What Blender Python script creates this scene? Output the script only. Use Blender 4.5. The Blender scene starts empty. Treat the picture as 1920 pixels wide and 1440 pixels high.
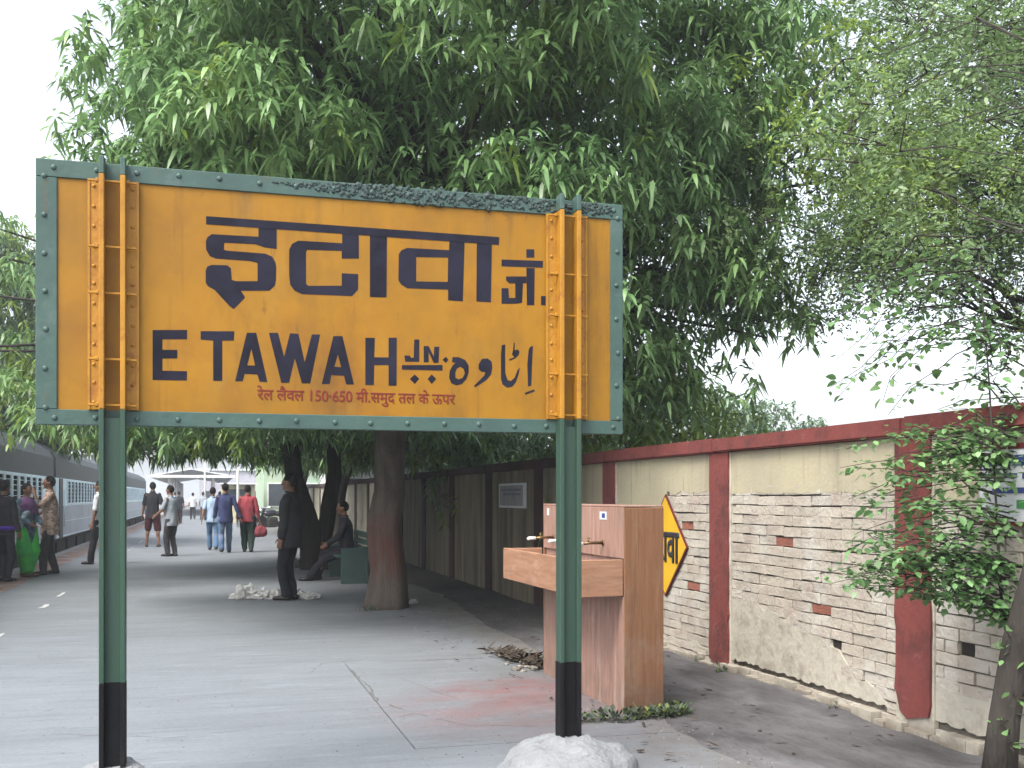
import bpy, math, random
import numpy as np
from mathutils import Vector, Matrix, noise
from mathutils.geometry import tessellate_polygon

R = math.radians
random.seed(7)
rng = np.random.default_rng(11)
scene = bpy.context.scene
col = scene.collection

# ------------------------------------------------------------------ camera, sky, sun, exposure
cam = bpy.data.cameras.new('camera')
cam.sensor_width = 36.0
cam.lens = 37.5
cam.shift_y = 0.1104            # level camera, view shifted upwards
cam.clip_start = 0.05
cam.clip_end = 2000
cam_ob = bpy.data.objects.new('camera', cam)
cam_ob.location = (0, 0, 1.42)
cam_ob.rotation_euler = (R(90), 0, R(-15.9))
col.objects.link(cam_ob)
scene.camera = cam_ob

SUN_ELEV, SUN_AZ = R(54), R(232)          # azimuth clockwise from +Y: high, from the track side
world = bpy.data.worlds.new('World')
scene.world = world
world.use_nodes = True
wn, wl = world.node_tree.nodes, world.node_tree.links
wn.clear()
sky = wn.new('ShaderNodeTexSky'); sky.sky_type = 'NISHITA'; sky.sun_disc = False
sky.sun_elevation = SUN_ELEV; sky.sun_rotation = SUN_AZ
sky.dust_density = 4.0; sky.air_density = 1.0; sky.ozone_density = 1.0
hs = wn.new('ShaderNodeHueSaturation'); hs.inputs['Saturation'].default_value = 0.40
hs.inputs['Value'].default_value = 1.15
bg = wn.new('ShaderNodeBackground'); bg.inputs['Strength'].default_value = 0.15
wo = wn.new('ShaderNodeOutputWorld')
wl.new(sky.outputs[0], hs.inputs['Color']); wl.new(hs.outputs[0], bg.inputs['Color']); wl.new(bg.outputs[0], wo.inputs['Surface'])

sl = bpy.data.lights.new('sun', 'SUN'); sl.energy = 1.5; sl.angle = R(26); sl.color = (1.0, 0.96, 0.9)
so = bpy.data.objects.new('sun', sl); col.objects.link(so)
sd = Vector((math.sin(SUN_AZ) * math.cos(SUN_ELEV), math.cos(SUN_AZ) * math.cos(SUN_ELEV), math.sin(SUN_ELEV)))
so.rotation_euler = sd.to_track_quat('Z', 'Y').to_euler()
so.location = (-10, 0, 20)

scene.view_settings.view_transform = 'Standard'
scene.view_settings.look = 'None'
scene.view_settings.exposure = 1.48
scene.view_settings.gamma = 1.0
scene.view_settings.use_curve_mapping = False
scene.cycles.max_bounces = 6
scene.cycles.diffuse_bounces = 4
scene.cycles.glossy_bounces = 2
scene.cycles.transmission_bounces = 4
scene.cycles.transparent_max_bounces = 4
scene.cycles.use_denoising = True

# ------------------------------------------------------------------ materials
MATS = {}
def mat(name, c1, c2=None, scale=3.0, rough=0.75, bump=0.0, bscale=60.0, stretch=(1, 1, 1), lo=0.35, hi=0.65,
        metallic=0.0, spec=0.35, island=0.0, transl=0.0, objrand=0.0, detail=6.0):
    """two-colour noise over world position, with fine relief"""
    m = bpy.data.materials.new(name); m.use_nodes = True
    nt = m.node_tree; n, l = nt.nodes, nt.links
    b = n['Principled BSDF']
    b.inputs['Roughness'].default_value = rough
    b.inputs['Metallic'].default_value = metallic
    b.inputs['Specular IOR Level'].default_value = spec
    geo = n.new('ShaderNodeNewGeometry')
    mp = n.new('ShaderNodeMapping'); mp.inputs['Scale'].default_value = stretch
    l.new(geo.outputs['Position'], mp.inputs['Vector'])
    c2 = c2 or tuple(min(1, x * 0.75) for x in c1)
    nz = n.new('ShaderNodeTexNoise'); nz.inputs['Scale'].default_value = scale; nz.inputs['Detail'].default_value = detail
    nz.inputs['Roughness'].default_value = 0.62
    l.new(mp.outputs[0], nz.inputs['Vector'])
    rp = n.new('ShaderNodeValToRGB')
    rp.color_ramp.elements[0].position = lo; rp.color_ramp.elements[0].color = (*c1, 1)
    rp.color_ramp.elements[1].position = hi; rp.color_ramp.elements[1].color = (*c2, 1)
    l.new(nz.outputs['Fac'], rp.inputs['Fac'])
    out = rp.outputs['Color']
    for amount, src in ((island, geo.outputs['Random Per Island']), (objrand, None)):
        if amount <= 0: continue
        if src is None:
            oi = n.new('ShaderNodeObjectInfo'); src = oi.outputs['Random']
        mr = n.new('ShaderNodeMapRange'); mr.inputs['To Min'].default_value = 1 - amount; mr.inputs['To Max'].default_value = 1 + amount
        l.new(src, mr.inputs['Value'])
        h = n.new('ShaderNodeHueSaturation'); l.new(mr.outputs[0], h.inputs['Value']); l.new(out, h.inputs['Color'])
        out = h.outputs['Color']
    l.new(out, b.inputs['Base Color'])
    if bump > 0:
        nb = n.new('ShaderNodeTexNoise'); nb.inputs['Scale'].default_value = bscale; nb.inputs['Detail'].default_value = 5
        l.new(mp.outputs[0], nb.inputs['Vector'])
        bp = n.new('ShaderNodeBump'); bp.inputs['Strength'].default_value = bump; bp.inputs['Distance'].default_value = 0.02
        l.new(nb.outputs['Fac'], bp.inputs['Height']); l.new(bp.outputs[0], b.inputs['Normal'])
    if transl > 0:
        t = n.new('ShaderNodeBsdfTranslucent'); l.new(out, t.inputs['Color'])
        mx = n.new('ShaderNodeMixShader'); mx.inputs['Fac'].default_value = transl
        l.new(b.outputs[0], mx.inputs[1]); l.new(t.outputs[0], mx.inputs[2])
        l.new(mx.outputs[0], n['Material Output'].inputs['Surface'])
    m['out'] = 0
    MATS[name] = m
    return m

def add_layer(m, color, scale, lo, hi, stretch=(1, 1, 1), amount=1.0, zmask=None, ymask=None, xmask=None, sphere=None, kind='noise'):
    """one more stain, wear or painted shade layer over a material's base colour (own shape, world position)"""
    nt = m.node_tree; n, l = nt.nodes, nt.links
    b = n['Principled BSDF']
    src = b.inputs['Base Color'].links[0].from_socket
    geo = n.new('ShaderNodeNewGeometry'); mp = n.new('ShaderNodeMapping'); mp.inputs['Scale'].default_value = stretch
    l.new(geo.outputs['Position'], mp.inputs['Vector'])
    if kind == 'noise':
        nz = n.new('ShaderNodeTexNoise'); nz.inputs['Scale'].default_value = scale; nz.inputs['Detail'].default_value = 7
        nz.inputs['Roughness'].default_value = 0.65
        l.new(mp.outputs[0], nz.inputs['Vector']); f = nz.outputs['Fac']
    else:
        wob = n.new('ShaderNodeTexNoise'); wob.inputs['Scale'].default_value = scale * 1.7
        l.new(mp.outputs[0], wob.inputs['Vector'])
        ad = n.new('ShaderNodeMixRGB'); ad.blend_type = 'ADD'; ad.inputs['Fac'].default_value = 0.45 / max(scale, 0.1)
        l.new(mp.outputs[0], ad.inputs[1]); l.new(wob.outputs['Color'], ad.inputs[2])
        nz = n.new('ShaderNodeTexVoronoi'); nz.feature = 'DISTANCE_TO_EDGE'; nz.inputs['Scale'].default_value = scale
        l.new(ad.outputs[0], nz.inputs['Vector']); f = nz.outputs['Distance']
    mr = n.new('ShaderNodeMapRange'); mr.inputs['From Min'].default_value = lo; mr.inputs['From Max'].default_value = hi
    mr.inputs['To Max'].default_value = amount
    l.new(f, mr.inputs['Value']); f = mr.outputs[0]
    sx = n.new('ShaderNodeSeparateXYZ'); l.new(geo.outputs['Position'], sx.inputs[0])
    for axis, mk in ((2, zmask), (1, ymask), (0, xmask)):
        if mk:
            k = n.new('ShaderNodeMapRange'); k.interpolation_type = 'SMOOTHSTEP'
            k.inputs['From Min'].default_value = mk[0]; k.inputs['From Max'].default_value = mk[1]
            l.new(sx.outputs[axis], k.inputs['Value'])
            mu = n.new('ShaderNodeMath'); mu.operation = 'MULTIPLY'; l.new(f, mu.inputs[0]); l.new(k.outputs[0], mu.inputs[1]); f = mu.outputs[0]
    if sphere:
        vm = n.new('ShaderNodeVectorMath'); vm.operation = 'DISTANCE'; vm.inputs[1].default_value = sphere[0]
        l.new(geo.outputs['Position'], vm.inputs[0])
        k = n.new('ShaderNodeMapRange'); k.interpolation_type = 'SMOOTHSTEP'
        k.inputs['From Min'].default_value = sphere[1]; k.inputs['From Max'].default_value = sphere[1] * 0.25
        l.new(vm.outputs['Value'], k.inputs['Value'])
        mu = n.new('ShaderNodeMath'); mu.operation = 'MULTIPLY'; l.new(f, mu.inputs[0]); l.new(k.outputs[0], mu.inputs[1]); f = mu.outputs[0]
    mx = n.new('ShaderNodeMixRGB'); mx.inputs[2].default_value = (*color, 1)
    l.new(f, mx.inputs['Fac']); l.new(src, mx.inputs[1])
    for lk in list(src.links):
        if lk.to_node.type == 'BSDF_TRANSLUCENT': pass
    l.new(mx.outputs[0], b.inputs['Base Color'])
    return m

def mirror_mask(m): return m

# ------------------------------------------------------------------ mesh helpers
class MB:
    def __init__(s): s.v = []; s.f = []; s.mi = []
    def poly(s, pts, m=0):
        b = len(s.v); s.v += [tuple(p) for p in pts]; s.f.append(tuple(range(b, b + len(pts)))); s.mi.append(m); return s
    def box(s, x0, x1, y0, y1, z0, z1, m=0):
        b = len(s.v)
        s.v += [(x0,y0,z0),(x1,y0,z0),(x1,y1,z0),(x0,y1,z0),(x0,y0,z1),(x1,y0,z1),(x1,y1,z1),(x0,y1,z1)]
        for q in ((0,3,2,1),(4,5,6,7),(0,1,5,4),(1,2,6,5),(2,3,7,6),(3,0,4,7)):
            s.f.append(tuple(b + i for i in q)); s.mi.append(m)
        return s
    def prism(s, poly, axis, a0, a1, m=0, holes=None):
        """2D outline (with optional holes) extruded along an axis: 'x' -> (y,z), 'y' -> (x,z), 'z' -> (x,y)"""
        def P(p, a): return {'x': (a, p[0], p[1]), 'y': (p[0], a, p[1]), 'z': (p[0], p[1], a)}[axis]
        loops = [list(poly)] + [list(h) for h in (holes or [])]
        flat = [p for lp in loops for p in lp]
        tris = tessellate_polygon([[Vector((p[0], p[1], 0)) for p in lp] for lp in loops])
        b = len(s.v); n = len(flat)
        s.v += [P(p, a0) for p in flat] + [P(p, a1) for p in flat]
        for t in tris:
            s.f.append(tuple(b + i for i in t)); s.mi.append(m)
            s.f.append(tuple(b + n + i for i in reversed(t))); s.mi.append(m)
        o = 0
        for lp in loops:
            k = len(lp)
            for i in range(k):
                j = (i + 1) % k
                s.f.append((b+o+i, b+o+j, b+n+o+j, b+n+o+i)); s.mi.append(m)
            o += k
        return s
    def tube(s, pts, rads, seg=8, m=0, cap=True, flute=None):
        pts = [Vector(p) for p in pts]
        rings = []
        up = Vector((0.31, 0.17, 1)).normalized()
        prev = None
        for i, p in enumerate(pts):
            d = (pts[min(i + 1, len(pts) - 1)] - pts[max(i - 1, 0)]).normalized()
            if prev is None:
                a = d.cross(Vector((0, 1, 0)) if abs(d.y) < 0.9 else Vector((1, 0, 0))).normalized()
            else:
                a = (prev - d * prev.dot(d)).normalized()
            prev = a; c = d.cross(a)
            r = rads[i] if not isinstance(rads, (int, float)) else rads
            b = len(s.v); rings.append(b)
            for k in range(seg):
                t = 2 * math.pi * k / seg
                rr = r * (flute(t, i, p) if flute else 1)
                s.v.append(tuple(p + a * (math.cos(t) * rr) + c * (math.sin(t) * rr)))
        for q in range(len(rings) - 1):
            A, B = rings[q], rings[q + 1]
            for k in range(seg):
                j = (k + 1) % seg
                s.f.append((A + k, A + j, B + j, B + k)); s.mi.append(m)
        if cap:
            s.f.append(tuple(rings[0] + k for k in reversed(range(seg)))); s.mi.append(m)
            s.f.append(tuple(rings[-1] + k for k in range(seg))); s.mi.append(m)
        return s
    def ell(s, c, r, rot=None, nu=12, nv=8, m=0, fn=None):
        b = len(s.v); c = Vector(c)
        M = rot or Matrix.Identity(3)
        def put(x, y, z):
            q = Vector((x, y, z))
            if fn: q = fn(q)
            s.v.append(tuple(c + M @ Vector((q.x * r[0], q.y * r[1], q.z * r[2]))))
        put(0, 0, -1)
        for i in range(1, nv):
            ph = -math.pi / 2 + math.pi * i / nv
            for k in range(nu):
                t = 2 * math.pi * k / nu
                put(math.cos(ph) * math.cos(t), math.cos(ph) * math.sin(t), math.sin(ph))
        put(0, 0, 1)
        top = b + 1 + (nv - 1) * nu
        for k in range(nu):
            j = (k + 1) % nu
            s.f.append((b, b + 1 + j, b + 1 + k)); s.mi.append(m)
            for i in range(nv - 2):
                A = b + 1 + i * nu
                s.f.append((A + k, A + j, A + nu + j, A + nu + k)); s.mi.append(m)
            A = b + 1 + (nv - 2) * nu
            s.f.append((A + k, A + j, top)); s.mi.append(m)
        return s
    def loft(s, rings, seg=16, m=0):
        """rings: (centre, rx, ry, [tilt matrix]) ellipses stacked"""
        ids = []
        for rg in rings:
            c, rx, ry = Vector(rg[0]), rg[1], rg[2]
            M = rg[3] if len(rg) > 3 else Matrix.Identity(3)
            b = len(s.v); ids.append(b)
            for k in range(seg):
                t = 2 * math.pi * k / seg
                s.v.append(tuple(c + M @ Vector((math.cos(t) * rx, math.sin(t) * ry, 0))))
        for q in range(len(ids) - 1):
            A, B = ids[q], ids[q + 1]
            for k in range(seg):
                j = (k + 1) % seg
                s.f.append((A + k, A + j, B + j, B + k)); s.mi.append(m)
        s.f.append(tuple(ids[0] + k for k in reversed(range(seg)))); s.mi.append(m)
        s.f.append(tuple(ids[-1] + k for k in range(seg))); s.mi.append(m)
        return s
    def mesh(s, name, mats, smooth=False):
        me = bpy.data.meshes.new(name)
        me.from_pydata(s.v, [], s.f)
        for mm in (mats if isinstance(mats, (list, tuple)) else [mats]): me.materials.append(mm)
        if any(s.mi): me.polygons.foreach_set('material_index', s.mi)
        if smooth: me.polygons.foreach_set('use_smooth', [True] * len(me.polygons))
        me.validate(); me.update()
        return me
    def build(s, name, mats, parent=None, smooth=False, loc=None):
        return link(name, s.mesh(name, mats, smooth), parent, loc)

def link(name, me, parent=None, loc=None):
    o = bpy.data.objects.new(name, me); col.objects.link(o)
    if loc is not None: o.location = loc
    if parent is not None: o.parent = parent
    return o
def thing(name, label, cat, loc=(0, 0, 0), rz=0.0, group=None):
    o = bpy.data.objects.new(name, None); col.objects.link(o)
    o.empty_display_size = 0.1
    o.location = loc; o.rotation_euler = (0, 0, rz)
    o['label'] = label; o['category'] = cat
    if group: o['group'] = group
    return o
def tag(o, label, cat=None, group=None, kind=None):
    o['label'] = label
    if cat: o['category'] = cat
    if group: o['group'] = group
    if kind: o['kind'] = kind
    return o
def stuff(o): o['kind'] = 'stuff'; return o
def bevel_mesh(me, w=0.004, seg=1):
    import bmesh
    bm = bmesh.new(); bm.from_mesh(me)
    bmesh.ops.bevel(bm, geom=[e for e in bm.edges if e.is_manifold and e.calc_face_angle(0) > 0.6], offset=w, segments=seg, affect='EDGES', clamp_overlap=True)
    bm.to_mesh(me); bm.free(); return me
def text_mesh(body, size, mats, bold=0.0, depth=0.0, fat=0.0):
    cu = bpy.data.curves.new('lettering', 'FONT'); cu.body = body; cu.size = size; cu.offset = bold; cu.extrude = depth; cu.bevel_depth = fat; cu.bevel_resolution = 0
    ob = bpy.data.objects.new('lettering', cu); col.objects.link(ob)
    dg = bpy.context.evaluated_depsgraph_get()
    me = bpy.data.meshes.new_from_object(ob.evaluated_get(dg))
    bpy.data.objects.remove(ob)
    me.materials.clear()
    me.materials.append(mats)
    return me
def n3(p, s): return noise.noise(Vector(p) * s)

# ------------------------------------------------------------------ ground, platform
M_soil = mat('soil', (0.072, 0.067, 0.067), (0.129, 0.126, 0.135), scale=1.6, rough=0.95, bump=0.6, bscale=28, stretch=(1, 0.45, 1))
add_layer(M_soil, (0.026, 0.024, 0.025), 2.2, 0.40, 0.66, amount=0.75, stretch=(1.4, 0.6, 1))
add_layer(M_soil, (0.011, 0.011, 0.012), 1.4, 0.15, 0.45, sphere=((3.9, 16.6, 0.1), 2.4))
add_layer(M_soil, (0.048, 0.045, 0.043), 0.9, 0.3, 0.5, ymask=(9.0, 12.5), amount=0.8)  # tree shade on the farther soil, put into its colour
M_conc = mat('worn_concrete', (0.164, 0.182, 0.199), (0.137, 0.151, 0.165), scale=0.9, rough=0.82, bump=0.4, bscale=34, stretch=(0.6, 1.5, 1))
add_layer(M_conc, (0.103, 0.112, 0.121), 5.0, 0.54, 0.76, stretch=(0.35, 2.3, 1), amount=0.65)
add_layer(M_conc, (0.198, 0.218, 0.240), 3.3, 0.56, 0.72, stretch=(0.4, 1.6, 1), amount=0.6)
add_layer(M_conc, (0.065, 0.069, 0.072), 26, 0.66, 0.74, stretch=(0.6, 1.6, 1), amount=0.8)
add_layer(M_conc, (0.110, 0.066, 0.064), 2.6, 0.40, 0.62, sphere=((2.35, 7.2, 0), 1.25), amount=0.85)
add_layer(M_conc, (0.114, 0.083, 0.072), 3.0, 0.47, 0.66, sphere=((2.55, 5.7, 0), 0.9), amount=0.6)
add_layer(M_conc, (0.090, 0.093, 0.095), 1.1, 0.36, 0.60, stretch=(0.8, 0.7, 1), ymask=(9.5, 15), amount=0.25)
add_layer(M_conc, (0.105, 0.114, 0.124), 2.4, 0.52, 0.70, stretch=(0.22, 2.6, 1), amount=0.45)
add_layer(M_conc, (0.225, 0.245, 0.273), 6.0, 0.56, 0.72, stretch=(0.25, 2.2, 1), amount=0.5)
add_layer(M_conc, (0.075, 0.076, 0.079), 9, 0.62, 0.70, stretch=(0.5, 1.5, 1), amount=0.55)
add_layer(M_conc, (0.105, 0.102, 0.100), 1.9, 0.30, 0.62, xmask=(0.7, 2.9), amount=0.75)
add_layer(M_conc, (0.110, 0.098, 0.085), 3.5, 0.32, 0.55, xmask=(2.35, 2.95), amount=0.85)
add_layer(M_conc, (0.060, 0.061, 0.061), 30, 0.68, 0.72, amount=0.6)
add_layer(M_conc, (0.16, 0.075, 0.075), 4.5, 0.42, 0.60, stretch=(0.6, 1.3, 1), sphere=((2.2, 7.6, 0), 0.75), amount=0.8)
add_layer(M_conc, (0.19, 0.11, 0.11), 2.5, 0.35, 0.65, stretch=(0.7, 1.2, 1), sphere=((2.0, 6.9, 0), 1.3), amount=0.6)
M_pav = mat('red_pavers', (0.225, 0.120, 0.094), (0.165, 0.112, 0.094), scale=4, rough=0.9, bump=0.3)
add_layer(M_pav, (0.247, 0.232, 0.217), 1.3, 0.45, 0.6, amount=0.9)
M_kerb = mat('platform_coping', (0.227, 0.232, 0.227), (0.179, 0.184, 0.179), scale=1.5, rough=0.85, bump=0.2)
M_paint = mat('faded_white_paint', (0.496, 0.504, 0.496), (0.336, 0.344, 0.336), scale=9, rough=0.8)
M_ballast = mat('ballast', (0.16, 0.14, 0.125), (0.24, 0.21, 0.19), scale=14, rough=0.95, bump=1.0, bscale=30)
M_dark = mat('dark_gap', (0.045, 0.042, 0.04), (0.07, 0.065, 0.06), scale=8, rough=0.95)

g = MB(); g.poly([(-700, -300, -1.06), (700, -300, -1.06), (700, 1200, -1.06), (-700, 1200, -1.06)])
tag(g.build('ground', M_ballast), 'stony brown ground beside and below the railway platform', kind='structure')

def edge_x(y):
    base = 2.86 + 0.10 * math.sin(y * 0.9) + 0.30 * min(1, max(0, (y - 9.5) / 3.0))
    return base + 0.07 * n3((0, y, 1), 1.3) + 0.05 * n3((0, y, 5), 3.7)
# soil strip between the concrete and the wall, gently lumpy
nx, ny = 64, 300
sv, sf = [], []
for j in range(ny + 1):
    y = -2 + 62 * (j / ny) ** 1.5
    for i in range(nx + 1):
        x = 2.2 + 2.0 * i / nx
        h = -0.030 + 0.012 * n3((x, y, 0), 1.1) + 0.016 * n3((x, y, 3), 3.4) + 0.009 * n3((x, y, 7), 9.0)
        h += 0.085 * max(-.3, min(.5, x - edge_x(y) + .22)) + 0.01 * max(0, x - 3.5)
        sv.append((x, y, min(h, 0.045)))
for j in range(ny):
    for i in range(nx):
        a = j * (nx + 1) + i
        sf.append((a, a + 1, a + nx + 2, a + nx + 1))
b = MB(); b.v, b.f, b.mi = sv, sf, [0] * len(sf)
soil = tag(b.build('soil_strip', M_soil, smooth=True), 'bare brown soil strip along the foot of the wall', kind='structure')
b = MB(); b.box(4.05, 120, -40, 300, -1.055, -0.05)
tag(b.build('yard_ground', M_soil), 'bare ground behind the boundary wall', kind='structure')

platform = MB()
platform.box(-3.66, 3.4, -40, 260, -1.05, -0.048)
platform = tag(platform.build('platform', M_dark), 'long grey concrete railway platform', kind='structure')
def slab(x0, x1, y0, y1, ragged=False, step=0.18):
    rnd = random.Random(int(y0 * 100) + int(x0 * 10))
    pts = []
    def jig(a): return a + rnd.uniform(-0.0006, 0.0006)
    n = max(1, int((x1 - x0) / 0.35)) if not ragged else 4
    xe = (lambda y: edge_x(y)) if ragged else (lambda y: x1)
    xr0 = xe(y0)
    for i in range(n): pts.append((x0 + (xr0 - x0) * i / n, jig(y0)))
    m = max(1, int((y1 - y0) / step)) if ragged else 1
    for j in range(m): pts.append((xe(y0 + (y1 - y0) * j / m), y0 + (y1 - y0) * j / m))
    xr1 = xe(y1)
    for i in range(n): pts.append((xr1 + (x0 - xr1) * i / n, jig(y1)))
    pts.append((x0, y1))
    q = MB(); q.prism(pts, 'z', -0.046, 0.0)
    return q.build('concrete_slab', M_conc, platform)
JX = 1.118
ys = [-3, 5.93, 9.12, 15.4, 22, 29, 37, 47, 60, 80, 110, 150, 255]
for k in range(len(ys) - 1):
    gap = 0.012 if ys[k] < 10 else 0.0015
    slab(JX + (0.009 if k == 1 else 0.0012), 3, ys[k] + gap, ys[k + 1], ragged=True)
yl = [-3, 13.6, 27.5, 44, 70, 110, 160, 255]
for k in range(len(yl) - 1):
    slab(-2.944, JX - 0.0005, yl[k] + 0.0015, yl[k + 1])
b = MB()
for y in np.arange(9, 60, 0.205):
    for i, x in enumerate(np.arange(-3.49, -2.95, 0.135)):
        h = 0.0015 * n3((x * 9, y * 9, 0), 1)
        b.box(x, min(x + 0.129, -2.95), y + (0.1 if i % 2 else 0), y + 0.198 + (0.1 if i % 2 else 0), -0.047, -0.002 + h)
stuff(b.build('edge_pavers', M_pav, platform))
for k in range(36):
    y0 = 8 + k * 1.8
    q = MB(); q.box(-3.70, -3.495, y0, y0 + 1.79, -0.2, 0.004)
    link('coping_stone', bevel_mesh(q.mesh('coping_stone', M_kerb), 0.012), platform)
b = MB()
rr = random.Random(3)
y = 8.0
while y < 44:
    ln = rr.uniform(0.25, 0.9)
    x = -2.05 + rr.uniform(-0.015, 0.015)
    if rr.random() < 0.55:
        w = rr.uniform(0.02, 0.045)
        pts = [(x - w, y), (x + w * 0.7, y + rr.uniform(-.05, .05)), (x + w, y + ln * 0.6), (x + w * 0.4, y + ln), (x - w * 0.8, y + ln * 0.9), (x - w * 0.6, y + ln * 0.4)]
        b.prism(pts, 'z', 0.0005, 0.004)
    y += ln + rr.uniform(0.1, 1.3)
stuff(b.build('worn_painted_line', M_paint, platform))

# cracks and broken joint lines in the concrete
M_crack = mat('crack_dirt', (0.075, 0.07, 0.065), (0.13, 0.125, 0.12), scale=30, rough=.95)
b = MB(); rr = random.Random(44)
def crack(pts, w):
    pl = []
    for i in range(len(pts) - 1):
        (xa, ya), (xb, yb) = pts[i], pts[i + 1]
        n = max(2, int(math.hypot(xb - xa, yb - ya) / .07))
        for j in range(n):
            t_ = j / n
            pl.append((xa + (xb - xa) * t_ + rr.uniform(-.012, .012), ya + (yb - ya) * t_ + rr.uniform(-.012, .012)))
    for i in range(len(pl) - 1):
        (xa, ya), (xb, yb) = pl[i], pl[i + 1]
        if rr.random() < .12: continue
        d = math.hypot(xb - xa, yb - ya) or 1; nx_, ny_ = -(yb - ya) / d, (xb - xa) / d
        w0, w1 = w * rr.uniform(.3, 1), w * rr.uniform(.3, 1)
        b.poly([(xa - nx_ * w0, ya - ny_ * w0, .0012), (xb - nx_ * w1, yb - ny_ * w1, .0012), (xb + nx_ * w1, yb + ny_ * w1, .0012), (xa + nx_ * w0, ya + ny_ * w0, .0012)])
crack([(.80, 8.75), (.93, 9.2), (1.2, 9.28), (1.9, 9.14), (2.6, 9.1)], .008)
crack([(1.13, 8.75), (1.16, 8.0), (1.14, 7.4), (1.30, 6.9)], .011)
crack([(1.45, 8.3), (1.6, 7.6), (1.72, 7.3)], .004)
crack([(1.3, 6.9), (1.05, 6.75), (.85, 6.9)], .005)
crack([(1.3, 6.9), (1.55, 6.45), (2.0, 6.3)], .005)
crack([(-1.5, 10.2), (-.6, 9.9), (-.1, 10.3)], .003)
crack([(-.9, 6.9), (-.2, 6.6), (.4, 6.75)], .003)
stuff(b.build('cracks', M_crack, platform))
M_grit = mat('grit', (0.16, 0.15, 0.14), (0.07, 0.06, 0.05), scale=50, rough=.95, island=.5)
b = MB()
for k in range(1500):
    x = 2.9 - 5.6 * rr.random() ** 1.5; y = 5.0 + 14 * rr.random() ** 1.7
    if 1.1 < x and rr.random() < .3: pass
    r_ = rr.uniform(.0025, .008) * (1.5 if x > 2.1 else 1)
    c0 = len(b.v)
    b.v += [(x - r_, y, .0), (x + r_ * .6, y - r_ * .8, .0), (x + r_ * .5, y + r_, .0), (x, y, r_ * .9)]
    b.f += [(c0, c0 + 1, c0 + 3), (c0 + 1, c0 + 2, c0 + 3), (c0 + 2, c0, c0 + 3)]; b.mi += [0, 0, 0]
tag(b.build('grit', M_grit), 'scattered grit and crumbs on the concrete platform', 'grit', kind='stuff')

# ------------------------------------------------------------------ boundary wall
M_cream = mat('cream_plaster', (0.360, 0.325, 0.221), (0.310, 0.279, 0.198), scale=2.0, rough=0.9, bump=0.25, bscale=35)
add_layer(M_cream, (0.161, 0.143, 0.110), 7.0, 0.53, 0.72, stretch=(1, 1, 0.09), amount=0.75, zmask=(1.1, 1.75))
add_layer(M_cream, (0.071, 0.065, 0.055), 9.0, 0.60, 0.70, stretch=(1, 1, 0.05), amount=0.85, ymask=(7.9, 8.6))
add_layer(M_cream, (0.197, 0.167, 0.116), 1.4, 0.12, 0.45, ymask=(9.9, 11.8), amount=0.92, stretch=(1, 1, 0.3))  # tree shade and dirt on the far bays, both put into the colour
add_layer(M_cream, (0.078, 0.065, 0.046), 3.2, 0.36, 0.62, ymask=(10.2, 12.5), amount=0.9, stretch=(1, 1, 0.14))  # brown stain streaks that deepen the painted shade
add_layer(M_cream, (0.343, 0.314, 0.235), 2.0, 0.2, 0.5, ymask=(23, 27), amount=0.9)  # pale cream again past the trees, ending the painted shade
M_cream_lo = mat('white_lime_plaster', (0.391, 0.363, 0.301), (0.339, 0.319, 0.270), scale=3.0, rough=0.92, bump=0.35, bscale=25)
add_layer(M_cream_lo, (0.195, 0.172, 0.141), 4.0, 0.54, 0.70, amount=0.6)
M_brick = mat('painted_brick', (0.359, 0.325, 0.268), (0.285, 0.252, 0.217), scale=5.5, rough=0.92, bump=0.55, bscale=45, objrand=0.07, island=0.07)
add_layer(M_brick, (0.280, 0.180, 0.162), 4.2, 0.56, 0.72, amount=0.55)
add_layer(M_brick, (0.133, 0.119, 0.112), 11.0, 0.60, 0.74, amount=0.7)
M_brick_bare = mat('bare_red_brick', (0.24, 0.085, 0.055), (0.17, 0.07, 0.05), scale=12, rough=0.95, bump=0.6, objrand=0.15)
M_mortar = mat('dirty_mortar', (0.138, 0.122, 0.099), (0.078, 0.069, 0.058), scale=5, rough=0.97, bump=0.5, bscale=50)
M_red = mat('red_paint', (0.156, 0.037, 0.031), (0.125, 0.033, 0.029), scale=3.0, rough=0.85, bump=0.3, bscale=30)
add_layer(M_red, (0.062, 0.021, 0.019), 4.5, 0.50, 0.68, amount=0.8)
add_layer(M_red, (0.208, 0.102, 0.091), 7.0, 0.60, 0.74, amount=0.6)
add_layer(M_red, (0.031, 0.019, 0.018), 1.0, 0.18, 0.46, ymask=(9.6, 12.5), amount=0.92)  # far pillars and coping: tree shade and staining painted into the red
add_layer(M_brick, (0.294, 0.260, 0.210), 1.3, 0.45, 0.65, amount=0.6)
add_layer(M_brick, (0.411, 0.394, 0.352), 2.2, 0.48, 0.62, amount=0.7)
add_layer(M_cream_lo, (0.130, 0.105, 0.079), 5, 0.25, 0.6, zmask=(0.12, 0.0), amount=0.95)
add_layer(M_cream_lo, (0.186, 0.159, 0.123), 9, 0.5, 0.7, amount=0.7)
M_hole = mat('dark_hole', (0.02, 0.016, 0.013), None, rough=1)

WX = 4.10
wall = thing('boundary_wall', 'long cream brick boundary wall with red pillars and red coping on the right of the platform', 'wall', (WX, 8, 0))
def wp(mb, name, mats, smooth=False):
    o = mb.build(name, mats, wall, smooth); o.matrix_parent_inverse = Matrix.Translation((-WX, -8, 0)); return o
wall_inv = Matrix.Translation((-WX, -8, 0))
PIL = [2.96 + 2.515 * k for k in range(-1, 25)]
PW = 0.165
YEND = 60.0
# brick panels get a hole-free core; putlog holes are recessed boxes in front of a notch
b = MB(); b.box(WX, WX + 0.21, -2, YEND, -0.04, 1.79)
wp(b, 'wall_core', M_mortar)
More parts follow.
